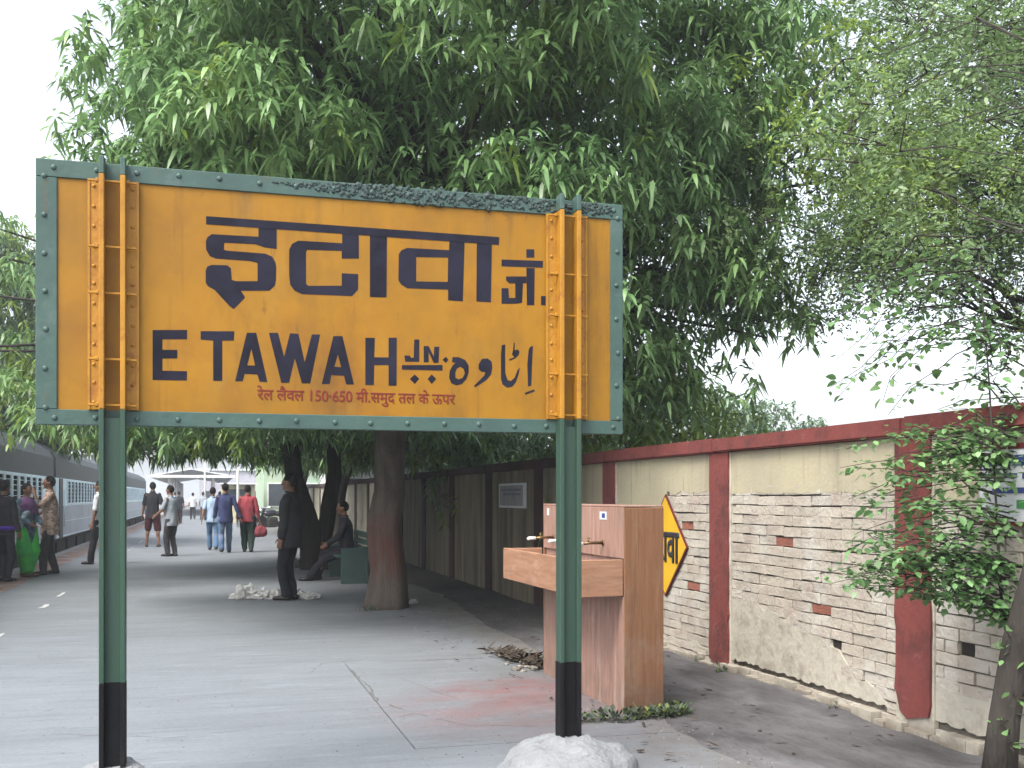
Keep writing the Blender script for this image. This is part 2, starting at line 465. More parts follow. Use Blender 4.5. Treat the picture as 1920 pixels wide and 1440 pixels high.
# coping in long lengths
y = -2.0; rr = random.Random(9)
while y < YEND:
    ln = 2.515
    q = MB(); q.box(WX - 0.085, WX + 0.27, y, min(YEND, y + ln) - 0.006, 1.785 + rr.uniform(-.004, .004), 1.905 + rr.uniform(-.006, .006))
    me = q.mesh('coping', M_red); bevel_mesh(me, 0.012, 2)
    o = link('coping', me, wall); o.matrix_parent_inverse = wall_inv
    y += ln
# pilasters
rr = random.Random(4)
for k, yc in enumerate(PIL):
    if yc > YEND: break
    near = yc < 12
    zb = 0.11 if near else 0.02
    left = [(yc + PW + rr.uniform(-.006, .006), 1.783)]
    z = 1.783
    def side(sgn):
        out = []; zz = 1.70
        while zz > zb + 0.12:
            w = PW + (rr.uniform(-.006, .004) if zz > 0.75 else rr.uniform(-.010, .008))
            out.append((yc + sgn * w, zz)); zz -= rr.uniform(.05, .14) if near else 0.4
        return out
    bot = ([(yc - PW, zb + 0.09), (yc - PW * 0.9, zb + 0.02), (yc - PW * 0.4, zb + 0.005), (yc + PW * 0.3, zb - 0.025), (yc + PW * 0.7, zb + 0.015), (yc + PW * 0.95, zb + 0.14)] if yc < 7 else [(yc - PW, zb - 0.05), (yc, zb - 0.07), (yc + PW, zb - 0.04)])
    if near:
        # peeled red face over a cream pier
        pts = [(yc - PW, 1.783)] + side(-1) + bot + side(1)[::-1] + [(yc + PW, 1.783)]
        q = MB(); q.prism(pts, 'x', WX - 0.058, WX - 0.040)
        wp(q, 'pillar_face', M_red)
        q = MB(); q.box(WX - 0.041, WX + 0.002, yc - PW - 0.012, yc + PW + 0.012, -0.03, 1.784)
        me = q.mesh('pillar', M_cream_lo); bevel_mesh(me, 0.006)
        o = link('pillar', me, wall); o.matrix_parent_inverse = wall_inv
    else:
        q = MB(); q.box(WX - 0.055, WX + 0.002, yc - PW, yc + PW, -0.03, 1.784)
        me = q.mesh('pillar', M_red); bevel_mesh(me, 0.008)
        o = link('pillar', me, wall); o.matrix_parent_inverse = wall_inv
# bricks: three near bays. every visible brick is an object, sharing a few meshes
def brick_mesh(seed, L, Hh, m):
    r2 = random.Random(seed)
    q = MB(); d = 0.024
    q.box(-d, 0.03, -L / 2, L / 2, -Hh / 2, Hh / 2)
    me = q.mesh('brick', m)
    bevel_mesh(me, 0.0035)
    for v in me.vertices:
        v.co += Vector((r2.uniform(-.003, .003), r2.uniform(-.004, .004), r2.uniform(-.003, .003)))
    return me
VAR = [brick_mesh(i, 0.2400, 0.0705, M_brick) for i in range(7)]
HALF = [brick_mesh(50 + i, 0.105, 0.0705, M_brick) for i in range(3)]
BARE = [brick_mesh(90 + i, 0.236, 0.064, M_brick_bare) for i in range(2)]
CH, BL = 0.0755, 0.248
bays = [(3.12, 5.31), (5.645, 7.825), (8.16, 10.34)]
def low_edge(bay, y):          # top of the lime plaster skirt
    if bay == 1:
        t = (y - 5.645) / 2.18
        return 0.10 + 0.42 * max(0, min(1, (t - 0.02) * 2.2)) + 0.12 * max(0, min(1, (t - 0.62) * 4)) + 0.05 * n3((y, 0, 0), 5)
    if bay == 2:
        t = (y - 8.16) / 2.18
        return 0.14 + 0.30 * max(0, min(1, (t - 0.45) * 3)) + 0.05 * n3((y, 0, 3), 5)
    t = (y - 3.12) / 2.19
    return 0.34 + 0.10 * n3((y, 4, 0), 3)
def up_edge(bay, y):           # bottom of the smooth cream plaster
    if bay == 1: return 1.45 + 0.025 * n3((y, 7, 0), 6)
    if bay == 2:
        t = (y - 8.16) / 2.18
        return 1.46 - 0.75 * max(0, min(1, (t - 0.42) * 6)) + 0.03 * n3((y, 8, 0), 6)
    return 1.40 + 0.03 * n3((y, 9, 0), 6)
cand = []
SPECIAL = {(1, 6.95, 1.07): 'bare', (1, 6.52, 0.35): 'hole', (1, 6.62, 0.63): 'bare', (2, 8.75, 1.17): 'bare', (0, 5.02, 0.55): 'hole', (2, 8.6, 0.62): 'bare'}
for bay, (ya, yb) in enumerate(bays):
    row = 0
    z = 0.035
    while z < 1.6:
        off = (row % 2) * BL / 2
        y = ya - off
        while y < yb:
            y0, y1 = max(y, ya), min(y + BL, yb)
            if y1 - y0 > 0.05:
                yc = (y0 + y1) / 2
                lo_, hi_ = low_edge(bay, yc), up_edge(bay, yc)
                if (z < 0.11) or (z > lo_ - 0.075 and z < hi_ + 0.06):
                    cand.append((bay, yc, z, y1 - y0))
            y += BL
        z += CH; row += 1
holes = []
objs_left = []
rr = random.Random(21)
specials = {}
for (bay, sy, sz), kind_ in SPECIAL.items():
    best = min((c for c in cand if c[0] == bay), key=lambda c: (c[1] - sy) ** 2 + 4 * (c[2] - sz) ** 2)
    specials[best] = kind_
cand.sort(key=lambda c: (c[1] - 5.0) ** 2 if c[1] > 4.6 else 50)
count = 0
rest = MB()
for c in cand:
    bay, yc, z, ln = c
    k = specials.get(c)
    dep = rr.uniform(-.0016, .0016)
    if rr.random() < 0.06: dep += 0.008
    if k == 'hole':
        holes.append(c)
        o = link('brick', HALF[0], wall, (WX, yc + ln * .25, z)); o.matrix_parent_inverse = wall_inv
        continue
    full = ln > 0.2
    if count < 298:
        me = (BARE[count % 2] if k == 'bare' else VAR[rr.randrange(7)] if full else HALF[rr.randrange(3)])
        o = bpy.data.objects.new('brick', me); col.objects.link(o); o.parent = wall
        o.matrix_parent_inverse = wall_inv
        o.location = (WX + dep + (0.007 if k == 'bare' else 0), yc + rr.uniform(-.004, .004), z + rr.uniform(-.004, .004))
        o.rotation_euler = (rr.uniform(-.014, .014), rr.uniform(-.02, .02), rr.uniform(-.010, .010))
        base = 0.2400 if full else 0.105
        o.scale = (1, (ln - 0.005) / base, 1)
        count += 1
    else:
        rest.box(WX - 0.022 + dep, WX + 0.02, yc - ln / 2 + .005, yc + ln / 2 - .005, z - .033, z + .033)
o = wp(rest, 'brickwork', M_brick); stuff(o)
for (bay, yc, z, ln) in holes:
    q = MB(); q.box(WX - 0.004, WX - 0.0005, yc - ln / 2 + .004, yc - .004, z - 0.036, z + 0.036)
    wp(q, 'putlog_hole', M_hole)
# plaster sheets with ragged edges
for bay, (ya, yb) in enumerate(bays):
    n = 60
    yy = [ya + (yb - ya) * i / n for i in range(n + 1)]
    r2 = random.Random(bay)
    up = [(y, up_edge(bay, y) + r2.uniform(-.007, .007)) for y in yy]
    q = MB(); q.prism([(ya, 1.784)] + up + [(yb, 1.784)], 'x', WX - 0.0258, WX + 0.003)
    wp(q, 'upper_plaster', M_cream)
    lo = [(y, low_edge(bay, y) + r2.uniform(-.008, .008)) for y in yy]
    base = [(y, 0.115 + r2.uniform(-.012, .012)) for y in yy]
    lo = [(y, max(z, bz[1] + 0.012)) for (y, z), bz in zip(lo, base)]
    q = MB(); q.prism(lo + base[::-1], 'x', WX - 0.0252, WX + 0.003)
    wp(q, 'lower_plaster', M_cream_lo)
# rough footing course
q = MB(); rr = random.Random(77)
y = 3.0
while y < 10.6:
    ln = rr.uniform(0.1, 0.26)
    q.box(WX - 0.05 - rr.uniform(0, .05), WX, y, y + ln - 0.012, -0.04, rr.uniform(0.03, 0.085))
    y += ln
o = wp(q, 'footing_stones', M_cream_lo); stuff(o)
# plain plastered bays further on, each bay one panel
for k in range(len(PIL) - 1):
    ya, yb = PIL[k] + PW, PIL[k + 1] - PW
    if ya < 10.4 and ya > 2.5 or yb > YEND: continue
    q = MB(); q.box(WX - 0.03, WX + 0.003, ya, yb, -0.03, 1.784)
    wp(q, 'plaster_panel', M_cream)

# notices on the wall
M_white = mat('enamel_white', (0.561, 0.578, 0.595), (0.468, 0.484, 0.510), scale=4, rough=0.5)
M_blue = mat('sign_blue', (0.035, 0.055, 0.20), None, rough=0.6)
M_sgreen = mat('sign_green', (0.05, 0.22, 0.06), None, rough=0.6)
M_border = mat('sign_red', (0.110, 0.012, 0.014), None, rough=0.6)
M_grey_notice = mat('weathered_notice', (0.30, 0.30, 0.30), (0.22, 0.22, 0.225), scale=5, rough=0.8)
M_grey_ink = mat('faded_notice_ink', (0.12, 0.13, 0.16), (0.20, 0.21, 0.24), scale=14, rough=0.8)
t = thing('wall_notice', 'grey weathered notice in a pale frame on the shaded far part of the wall', 'notice', (WX - 0.06, 14.2, 1.45))
inv = Matrix.Translation((-(WX - 0.06), -14.2, -1.45))
def child(mb, name, mats, smooth=False):
    o = mb.build(name, mats, t, smooth); o.matrix_parent_inverse = inv; return o
q = MB(); q.box(WX - 0.062, WX - 0.031, 13.58, 14.86, 1.27, 1.61); child(q, 'frame', M_white)
q = MB(); q.box(WX - 0.066, WX - 0.061, 13.64, 14.80, 1.30, 1.58); child(q, 'notice_board', M_grey_notice)
for i, (a, bb, zc) in enumerate([(13.72, 14.72, 1.52), (13.72, 14.60, 1.46)]):
    q = MB(); q.box(WX - 0.069, WX - 0.0655, a, bb, zc - 0.016, zc + 0.016); child(q, 'text_line', M_grey_ink)

t = thing('wall_poster', 'white poster with red borders and blue text lines behind the leafy shoots', 'poster', (WX - 0.06, 4.3, 1.5))
inv = Matrix.Translation((-(WX - 0.06), -4.3, -1.5))
q = MB(); q.box(WX - 0.05, WX - 0.034, 3.85, 4.90, 1.27, 1.70); child(q, 'poster_sheet', M_white)
for z0, z1 in ((1.266, 1.292), (1.672, 1.702)):
    q = MB(); q.box(WX - 0.054, WX - 0.049, 3.85, 4.90, z0, z1); child(q, 'red_border', M_border)
q = MB(); q.box(WX - 0.054, WX - 0.049, 3.9, 4.62, 1.36, 1.405); child(q, 'green_band', M_sgreen)
for (a, w, z0, z1) in [(4.50, .34, 1.585, 1.640), (4.62, .24, 1.520, 1.545), (4.46, .12, 1.515, 1.550), (4.50, .30, 1.440, 1.470)]:
    q = MB(); q.box(WX - 0.054, WX - 0.049, a, a + w, z0, z1); child(q, 'text_line', M_blue)

# diamond name plate on the wall
M_yel = mat('yellow_enamel', (0.60, 0.36, 0.02), (0.52, 0.31, 0.02), scale=5, rough=0.5)
M_ink = mat('black_paint', (0.018, 0.016, 0.02), (0.03, 0.028, 0.035), scale=20, rough=0.6)
DY, DZ, DR = 9.07, 0.975, 0.47
t = thing('diamond_nameplate', 'yellow diamond plate with red border and black lettering on the wall behind the fountain', 'sign', (WX - 0.06, DY, DZ))
inv = Matrix.Translation((-(WX - 0.06), -DY, -DZ))
_ = None
def dia(r): return [(DY - r, DZ), (DY, DZ - r), (DY + r, DZ), (DY, DZ + r)]
q = MB(); q.prism(dia(DR), 'x', WX - 0.048, WX - 0.034); child(q, 'border', M_border)
q = MB(); q.prism(dia(DR - 0.024), 'x', WX - 0.050, WX - 0.0475); child(q, 'plate', M_yel)
me = text_mesh('इटावा', 0.42, M_ink, depth=0.0006, fat=0.010)
o = link('lettering', me, t)
o.matrix_parent_inverse = inv
xs = [v.co.x for v in me.vertices]; w_ = max(xs) - min(xs)
o.matrix_basis = Matrix.Translation((WX - 0.0515, DY + 0.315, DZ - 0.145)) @ Matrix(((0, 0, -1, 0), (-0.635 / w_, 0, 0, 0), (0, 1.0, 0, 0), (0, 0, 0, 1)))

# ------------------------------------------------------------------ station name board
LETTERS = [
(1, [(-0.009, 2.698), (1.373, 2.695), (1.371, 2.657), (-0.009, 2.662)], None),
(0, [(0.223, 2.67), (0.305, 2.669), (0.305, 2.569), (0.25, 2.573), (0.21, 2.585), (0.076, 2.583), (0.07, 2.579), (0.07, 2.55), (0.085, 2.547), (0.254, 2.544), (0.285, 2.532), (0.299, 2.508), (0.303, 2.488), (0.302, 2.425), (0.296, 2.398), (0.272, 2.374), (0.145, 2.367), (0.163, 2.337), (0.113, 2.281), (0.094, 2.294), (0.029, 2.364), (-0.001, 2.38), (-0.011, 2.395), (-0.011, 2.452), (-0.003, 2.47), (0.016, 2.478), (0.085, 2.48), (0.1, 2.467), (0.104, 2.414), (0.124, 2.41), (0.219, 2.415), (0.219, 2.499), (0.184, 2.506), (0.034, 2.508), (0.008, 2.517), (-0.009, 2.545), (-0.01, 2.585), (-0.003, 2.603), (0.016, 2.618), (0.223, 2.62)], None),
(0, [(0.607, 2.673), (0.685, 2.674), (0.685, 2.548), (0.605, 2.543), (0.605, 2.579), (0.444, 2.574), (0.439, 2.564), (0.439, 2.415), (0.449, 2.406), (0.605, 2.415), (0.605, 2.474), (0.682, 2.474), (0.682, 2.401), (0.653, 2.369), (0.422, 2.366), (0.387, 2.38), (0.367, 2.406), (0.362, 2.447), (0.362, 2.569), (0.375, 2.597), (0.404, 2.614), (0.607, 2.615)], None),
(0, [(0.738, 2.68), (0.819, 2.672), (0.817, 2.371), (0.738, 2.369)], None),
(0, [(1.124, 2.676), (1.199, 2.676), (1.19, 2.371), (1.117, 2.372), (1.117, 2.424), (0.917, 2.42), (0.887, 2.437), (0.874, 2.455), (0.876, 2.58), (0.889, 2.6), (0.917, 2.613), (1.122, 2.615)], [(0.96, 2.572), (1.117, 2.579), (1.115, 2.461), (0.96, 2.455)]),
(0, [(1.26, 2.675), (1.336, 2.676), (1.331, 2.373), (1.258, 2.374)], None),
(0, [(1.512, 2.644), (1.553, 2.647), (1.553, 2.606), (1.512, 2.603)], None),
(0, [(1.512, 2.553), (1.555, 2.553), (1.553, 2.37), (1.515, 2.368)], None),
(0, [(1.408, 2.504), (1.512, 2.51), (1.512, 2.476), (1.495, 2.475), (1.49, 2.379), (1.46, 2.373), (1.385, 2.369), (1.385, 2.445), (1.42, 2.447), (1.423, 2.399), (1.455, 2.401), (1.455, 2.473), (1.425, 2.471), (1.408, 2.485)], None),
(0, [(1.588, 2.417), (1.626, 2.419), (1.626, 2.374), (1.588, 2.372)], None),
(0, [(1.385, 2.586), (1.598, 2.592), (1.596, 2.558), (1.385, 2.553)], None),
(0, [(-0.24, 2.17), (-0.091, 2.177), (-0.092, 2.135), (-0.198, 2.13), (-0.198, 2.083), (-0.134, 2.085), (-0.134, 2.047), (-0.198, 2.044), (-0.198, 1.989), (-0.092, 1.99), (-0.093, 1.948), (-0.24, 1.946)], None),
(0, [(-0.033, 2.174), (0.116, 2.18), (0.113, 2.137), (0.062, 2.135), (0.062, 1.951), (0.022, 1.95), (0.022, 2.133), (-0.033, 2.136)], None),
(0, [(0.171, 2.175), (0.213, 2.177), (0.263, 1.951), (0.228, 1.952), (0.218, 1.985), (0.161, 1.986), (0.153, 1.952), (0.119, 1.951)], [(0.191, 2.102), (0.208, 2.026), (0.173, 2.025)]),
(0, [(0.27, 2.179), (0.311, 2.181), (0.339, 2.071), (0.366, 2.181), (0.404, 2.18), (0.433, 2.049), (0.466, 2.18), (0.504, 2.181), (0.458, 1.951), (0.42, 1.95), (0.388, 2.065), (0.361, 1.951), (0.326, 1.95)], None),
(0, [(0.566, 2.176), (0.608, 2.178), (0.662, 1.952), (0.626, 1.951), (0.615, 1.992), (0.556, 1.993), (0.548, 1.951), (0.512, 1.95)], [(0.587, 2.091), (0.602, 2.031), (0.57, 2.033)]),
(0, [(0.716, 2.174), (0.761, 2.176), (0.758, 2.084), (0.827, 2.085), (0.827, 2.179), (0.866, 2.181), (0.865, 1.952), (0.827, 1.951), (0.827, 2.049), (0.758, 2.047), (0.756, 1.952), (0.716, 1.951)], None),
(0, [(0.951, 2.176), (0.975, 2.177), (0.975, 2.07), (0.907, 2.068), (0.903, 2.097), (0.929, 2.098), (0.934, 2.088), (0.948, 2.088)], None),
(0, [(0.997, 2.146), (1.021, 2.147), (1.046, 2.097), (1.049, 2.145), (1.073, 2.146), (1.07, 2.068), (1.046, 2.067), (1.021, 2.117), (1.021, 2.069), (0.997, 2.068)], None),
(0, [(0.891, 2.051), (1.089, 2.058), (1.089, 2.031), (0.891, 2.03)], None),
(0, [(0.953, 2.008), (0.975, 1.988), (0.953, 1.963), (0.929, 1.986)], None),
(0, [(1.036, 2.011), (1.058, 1.99), (1.036, 1.965), (1.016, 1.989)], None),
(0, [(1.106, 2.099), (1.118, 2.084), (1.106, 2.069), (1.089, 2.083)], None),
(0, [(1.139, 2.098), (1.169, 2.099), (1.202, 2.086), (1.219, 2.06), (1.219, 2.027), (1.208, 1.995), (1.186, 1.97), (1.158, 1.962), (1.133, 1.971), (1.122, 1.997), (1.125, 2.03), (1.139, 2.057), (1.153, 2.071), (1.136, 2.073)], [(1.177, 2.053), (1.194, 2.043), (1.2, 2.021), (1.189, 1.999), (1.169, 1.991), (1.153, 1.998), (1.153, 2.025), (1.161, 2.044)]),
(0, [(1.286, 2.095), (1.314, 2.098), (1.334, 2.083), (1.338, 2.053), (1.331, 2.02), (1.308, 1.992), (1.275, 1.97), (1.25, 1.955), (1.247, 1.963), (1.275, 1.991), (1.297, 2.014), (1.303, 2.03), (1.283, 2.032), (1.269, 2.045), (1.269, 2.067)], None),
(0, [(1.387, 2.166), (1.404, 2.17), (1.403, 2.126), (1.404, 2.028), (1.416, 1.995), (1.433, 1.991), (1.452, 2.008), (1.467, 2.046), (1.478, 2.058), (1.472, 2.025), (1.458, 1.986), (1.438, 1.963), (1.413, 1.958), (1.39, 1.973), (1.382, 2.0), (1.382, 2.125)], None),
(0, [(1.447, 2.18), (1.452, 2.18), (1.452, 2.142), (1.467, 2.148), (1.477, 2.137), (1.472, 2.12), (1.455, 2.103), (1.427, 2.091), (1.424, 2.098), (1.45, 2.109), (1.438, 2.122), (1.444, 2.144)], None),
(0, [(1.53, 2.161), (1.546, 2.169), (1.544, 2.131), (1.537, 1.972), (1.521, 1.966), (1.517, 2.075), (1.524, 2.147)], None),
(0, [(1.504, 1.935), (1.553, 1.953), (1.556, 1.944), (1.507, 1.926)], None),
]
M_board = mat('chrome_yellow_paint', (0.284, 0.133, 0.003), (0.245, 0.111, 0.003), scale=1.6, rough=0.55, bump=0.08, bscale=8, spec=0.3)
add_layer(M_board, (0.097, 0.048, 0.009), 3.0, 0.50, 0.72, stretch=(1, 1, 0.35), amount=0.7)
add_layer(M_board, (0.141, 0.046, 0.006), 1.2, 0.52, 0.70, amount=0.6)
add_layer(M_board, (0.054, 0.027, 0.009), 40.0, 0.70, 0.78, amount=0.7)
add_layer(M_board, (0.054, 0.030, 0.010), 9.0, 0.56, 0.75, stretch=(1, 1, 0.07), amount=0.55, zmask=(2.35, 2.85))
add_layer(M_board, (0.060, 0.019, 0.006), 14.0, 0.62, 0.72, amount=0.8, zmask=(2.74, 2.84))
add_layer(M_board, (0.187, 0.091, 0.007), 2.2, 0.46, 0.66, amount=0.5)
add_layer(M_board, (0.272, 0.146, 0.021), 5.0, 0.56, 0.70, stretch=(1, 1, 0.5), amount=0.45)
add_layer(M_board, (0.076, 0.032, 0.007), 11.0, 0.60, 0.76, stretch=(1, 1, 0.06), amount=0.6)
add_layer(M_board, (0.190, 0.093, 0.008), 1.1, 0.48, 0.70, amount=0.4)
add_layer(M_board, (0.133, 0.051, 0.010), 26, 0.64, 0.72, stretch=(1, 1, 0.25), amount=0.6)
M_yiron = mat('yellow_painted_iron', (0.352, 0.169, 0.014), (0.285, 0.127, 0.010), scale=9, rough=0.5, bump=0.15, bscale=50)
add_layer(M_yiron, (0.203, 0.060, 0.014), 16, 0.58, 0.70, amount=0.8)
M_green = mat('grey_green_paint', (0.048, 0.091, 0.076), (0.036, 0.071, 0.062), scale=4, rough=0.5, bump=0.12, bscale=30)
add_layer(M_green, (0.089, 0.123, 0.118), 7, 0.56, 0.74, amount=0.6)
add_layer(M_green, (0.092, 0.062, 0.030), 12, 0.62, 0.74, stretch=(1, 1, 0.4), amount=0.7)
M_gpost = mat('dark_green_post_paint', (0.021, 0.054, 0.035), (0.030, 0.058, 0.043), scale=3, rough=0.42, bump=0.1, bscale=30, stretch=(1, 1, 0.25))
add_layer(M_gpost, (0.068, 0.093, 0.082), 8, 0.60, 0.75, stretch=(1, 1, 0.15), amount=0.7)
M_bpost = mat('black_post_paint', (0.004, 0.004, 0.005), (0.007, 0.007, 0.008), scale=6, rough=0.65, spec=0.15, bump=0.1)
add_layer(M_bpost, (0.027, 0.026, 0.024), 7, 0.60, 0.76, amount=0.6)
M_letter = mat('letter_black', (0.010, 0.010, 0.017), (0.018, 0.018, 0.032), scale=7, rough=0.8, spec=0.12)
M_redink = mat('letter_red', (0.118, 0.010, 0.005), (0.158, 0.018, 0.005), scale=40, rough=0.6)
M_lime = mat('whitewash', (0.193, 0.202, 0.207), (0.158, 0.166, 0.175), scale=9, rough=0.9, bump=0.7, bscale=38)
add_layer(M_lime, (0.088, 0.090, 0.097), 13, 0.60, 0.70, amount=0.8)
add_layer(M_lime, (0.064, 0.061, 0.058), 5, 0.60, 0.74, amount=0.6)
M_crust = mat('dark_green_crust', (0.022, 0.041, 0.038), (0.053, 0.079, 0.071), scale=25, rough=0.8, bump=0.8, bscale=70)

SX0, SX1, SZ0, SZ1, SY = -0.724, 2.02, 1.737, 2.90, 5.05
sign = thing('station_nameboard', 'large yellow station name board with green riveted frame on two green posts', 'sign', (0.65, SY, 0))
sinv = Matrix.Translation((-0.65, -SY, 0))
def sp(mb, name, mats, smooth=False, bev=0):
    me = mb.mesh(name, mats, smooth)
    if bev: bevel_mesh(me, bev)
    o = link(name, me, sign); o.matrix_parent_inverse = sinv; return o
q = MB(); q.box(SX0 + 0.02, SX1 - 0.02, SY, SY + 0.006, SZ0 + 0.02, SZ1 - 0.02)
sp(q, 'board_panel', M_board)
FL, FR, FT, FB = 0.088, 0.066, 0.078, 0.068
for (x0, x1, z0, z1) in [(SX0, SX1, SZ1 - FT, SZ1), (SX0, SX1, SZ0, SZ0 + FB), (SX0, SX0 + FL, SZ0 + FB + .001, SZ1 - FT - .001), (SX1 - FR, SX1, SZ0 + FB + .001, SZ1 - FT - .001)]:
    q = MB(); q.box(x0, x1, SY - 0.009, SY + 0.028, z0, z1)
    sp(q, 'frame_bar', M_green, bev=0.003)
q = MB(); q.ell((0, 0, 0), (0.013, 0.009, 0.013), nu=10, nv=6)
bolt_me = q.mesh('bolt', M_green, True)
bolts = []
nb = 16
for i in range(nb):
    x = SX0 + 0.075 + (SX1 - SX0 - 0.13) * i / (nb - 1)
    bolts += [(x, SZ1 - FT * 0.42), (x, SZ0 + FB * 0.5)]
for i in range(7):
    z = SZ0 + 0.075 + (SZ1 - SZ0 - 0.15) * i / 6
    bolts += [(SX0 + FL * 0.45, z), (SX1 - FR * 0.45, z)]
for (x, z) in bolts:
    o = link('bolt', bolt_me, sign, (x + random.uniform(-.006, .006), SY - 0.0085, z + random.uniform(-.004, .004))); o.matrix_parent_inverse = sinv
# posts: two ribs (deep bars) joined by a recessed web below the board, flanged angles riveted to the board
PX = [-0.404, 1.717]
ZB, ZG, ZY0, ZY1 = 0.16, 0.605, SZ0 + FB, SZ1 - FT + 0.012
for pi_, px in enumerate(PX):
    for s in (-1, 1):
        xa = px + s * 0.055 - (0.022 if s > 0 else 0)
        for (z0, z1, mm) in [(ZB, ZG, M_bpost), (ZG, ZY0, M_gpost), (ZY0, ZY1, M_yiron), (ZY1, SZ1 + 0.012, M_green)]:
            q = MB(); q.box(xa, xa + 0.022, SY - 0.085, SY - 0.0005 - (0.009 if z1 > SZ0 else 0), z0, z1)
            sp(q, 'post_rib', mm, bev=0.003)
        xf = (xa - 0.052, xa - 0.0005) if s < 0 else (xa + 0.0225, xa + 0.074)
        q = MB()
        q.box(xf[0], xf[1], SY - 0.017, SY - 0.0095, ZY0 + .002, ZY1 - .01, 0)
        lip = (xf[0], xf[0] + 0.010) if s < 0 else (xf[1] - 0.010, xf[1])
        q.box(lip[0], lip[1], SY - 0.022, SY - 0.0172, ZY0 + .002, ZY1 - .01, 0)
        for k in range(12):
            zc = ZY0 + 0.03 + (ZY1 - ZY0 - 0.07) * k / 11 + random.uniform(-.006, .006)
            q.ell(((xf[0] + xf[1]) / 2, SY - 0.017, zc), (0.0085, 0.007, 0.0085), nu=8, nv=5)
        sp(q, 'riveted_angle', M_yiron)
    for (z0, z1, mm) in [(ZB, ZG, M_bpost), (ZG, SZ0 + 0.03, M_gpost)]:
        q = MB(); q.box(px - 0.0328, px + 0.0328, SY - 0.055, SY - 0.012, z0, z1)
        sp(q, 'post_web', mm)
    for zc in (2.523, 2.319, 2.028, 1.826, 2.812):
        q = MB()
        q.tube([(px - 0.10, SY - 0.045, zc), (px + 0.098, SY - 0.047, zc - 0.003)], 0.0055, 6)
        for xx in (px - 0.066, px + 0.064):
            q.tube([(xx - 0.006, SY - 0.045, zc), (xx + 0.006, SY - 0.045, zc)], 0.011, 6)
        sp(q, 'tie_bolt', M_yiron)
    # whitewashed mound at the foot
    me_b = MB()
    nr, na = 15, 46
    for j in range(nr + 1):
        f = j / nr
        if f < 0.62:
            t_ = f / 0.62; rad = (0.10, 0.095)[pi_] + (0.20, 0.205)[pi_] * t_; z = 0.232 - (0.13, 0.085)[pi_] * t_ ** (0.8, 1.2)[pi_]
        else:
            t_ = (f - 0.62) / 0.38; rad = 0.30 + 0.07 * t_; z = (0.102, 0.147)[pi_] - (0.12, 0.165)[pi_] * t_ ** 0.8
        for a in range(na):
            th = 2 * math.pi * a / na
            sq = 1.0 + 0.10 * abs(math.sin(2 * th)) * (f > .3)
            p = Vector((math.cos(th) * rad * sq, math.sin(th) * rad * sq, z))
            nn = 0.035 * n3((p.x + px, p.y, p.z), 5) + 0.022 * n3((p.x + px, p.y, p.z + 4), 13) + 0.008 * n3((p.x + px, p.y, 9), 34)
            me_b.v.append((px + p.x * (1 + nn * 1.6 * (f > .2)), SY - 0.045 + p.y * (1 + nn * 1.6 * (f > .2)), z + nn * (1.0 if f < .95 else 0)))
    for j in range(nr):
        for a in range(na):
            c_ = (a + 1) % na
            me_b.f.append((j * na + a, (j + 1) * na + a, (j + 1) * na + c_, j * na + c_)); me_b.mi.append(0)
    cidx = len(me_b.v); me_b.v.append((px, SY - 0.045, 0.235))
    for a in range(na): me_b.f.append((cidx, a, (a + 1) % na)); me_b.mi.append(0)
    sp(me_b, 'whitewashed_footing', M_lime, smooth=True)
# lettering
for lay, outer, hole in LETTERS:
    y1 = SY - 0.0012 - 0.0006 * lay
    xmin = min(p[0] for p in outer); 
    if 1.64 < sum(p[0] for p in outer) / len(outer) < 1.70 and len(outer) == 4 and max(p[0] for p in outer) - xmin < 0.06:
        y1 = SY - 0.0182            # the full stop runs onto the riveted angle
        q = MB(); q.prism(outer, 'y', SY - 0.0172, y1)
    else:
        q = MB(); q.prism(outer, 'y', SY + 0.001, y1, holes=[hole] if hole else None)
    sp(q, 'letter', M_letter)
me = text_mesh('रेल लैवल 150·650 मी.समुद तल के ऊपर', 0.0585, M_redink, depth=0.0003, fat=0.0011)
xs = [v.co.x for v in me.vertices]; sc_ = 0.935 / (max(xs) - min(xs))
o = link('red_lettering', me, sign); o.matrix_parent_inverse = sinv
o.matrix_basis = Matrix.Translation((0.219, SY - 0.001, 1.870)) @ Matrix(((sc_, 0, 0, 0), (0, 0, -1, 0), (0, sc_ * 1.12, 0, 0), (0, 0, 0, 1)))
# crusty dark growth along the top edge of the frame
q = MB(); rr = random.Random(5)
for k in range(520):
    x = 0.28 + 1.68 * rr.random() ** 0.9
    t_ = (x - 0.28) / 1.68
    amp = math.sin(min(1, t_ * 2.2) * math.pi * 0.5) * (1 if t_ < 0.62 else 0.7)
    r_ = rr.uniform(0.003, 0.010) * (0.6 + 0.6 * amp)
    z = SZ1 - 0.025 + rr.uniform(-0.05, 0.03) * amp
    yy = SY - 0.010 + (rr.uniform(0, 0.03) if z > SZ1 else 0)
    a = rr.uniform(0, 6.28)
    q.ell((x, yy, z), (r_ * rr.uniform(.8, 2.4), r_ * .7, r_), rot=Matrix.Rotation(a, 3, 'Y'), nu=6, nv=4)
o = sp(q, 'crust', M_crust, smooth=True); stuff(o)

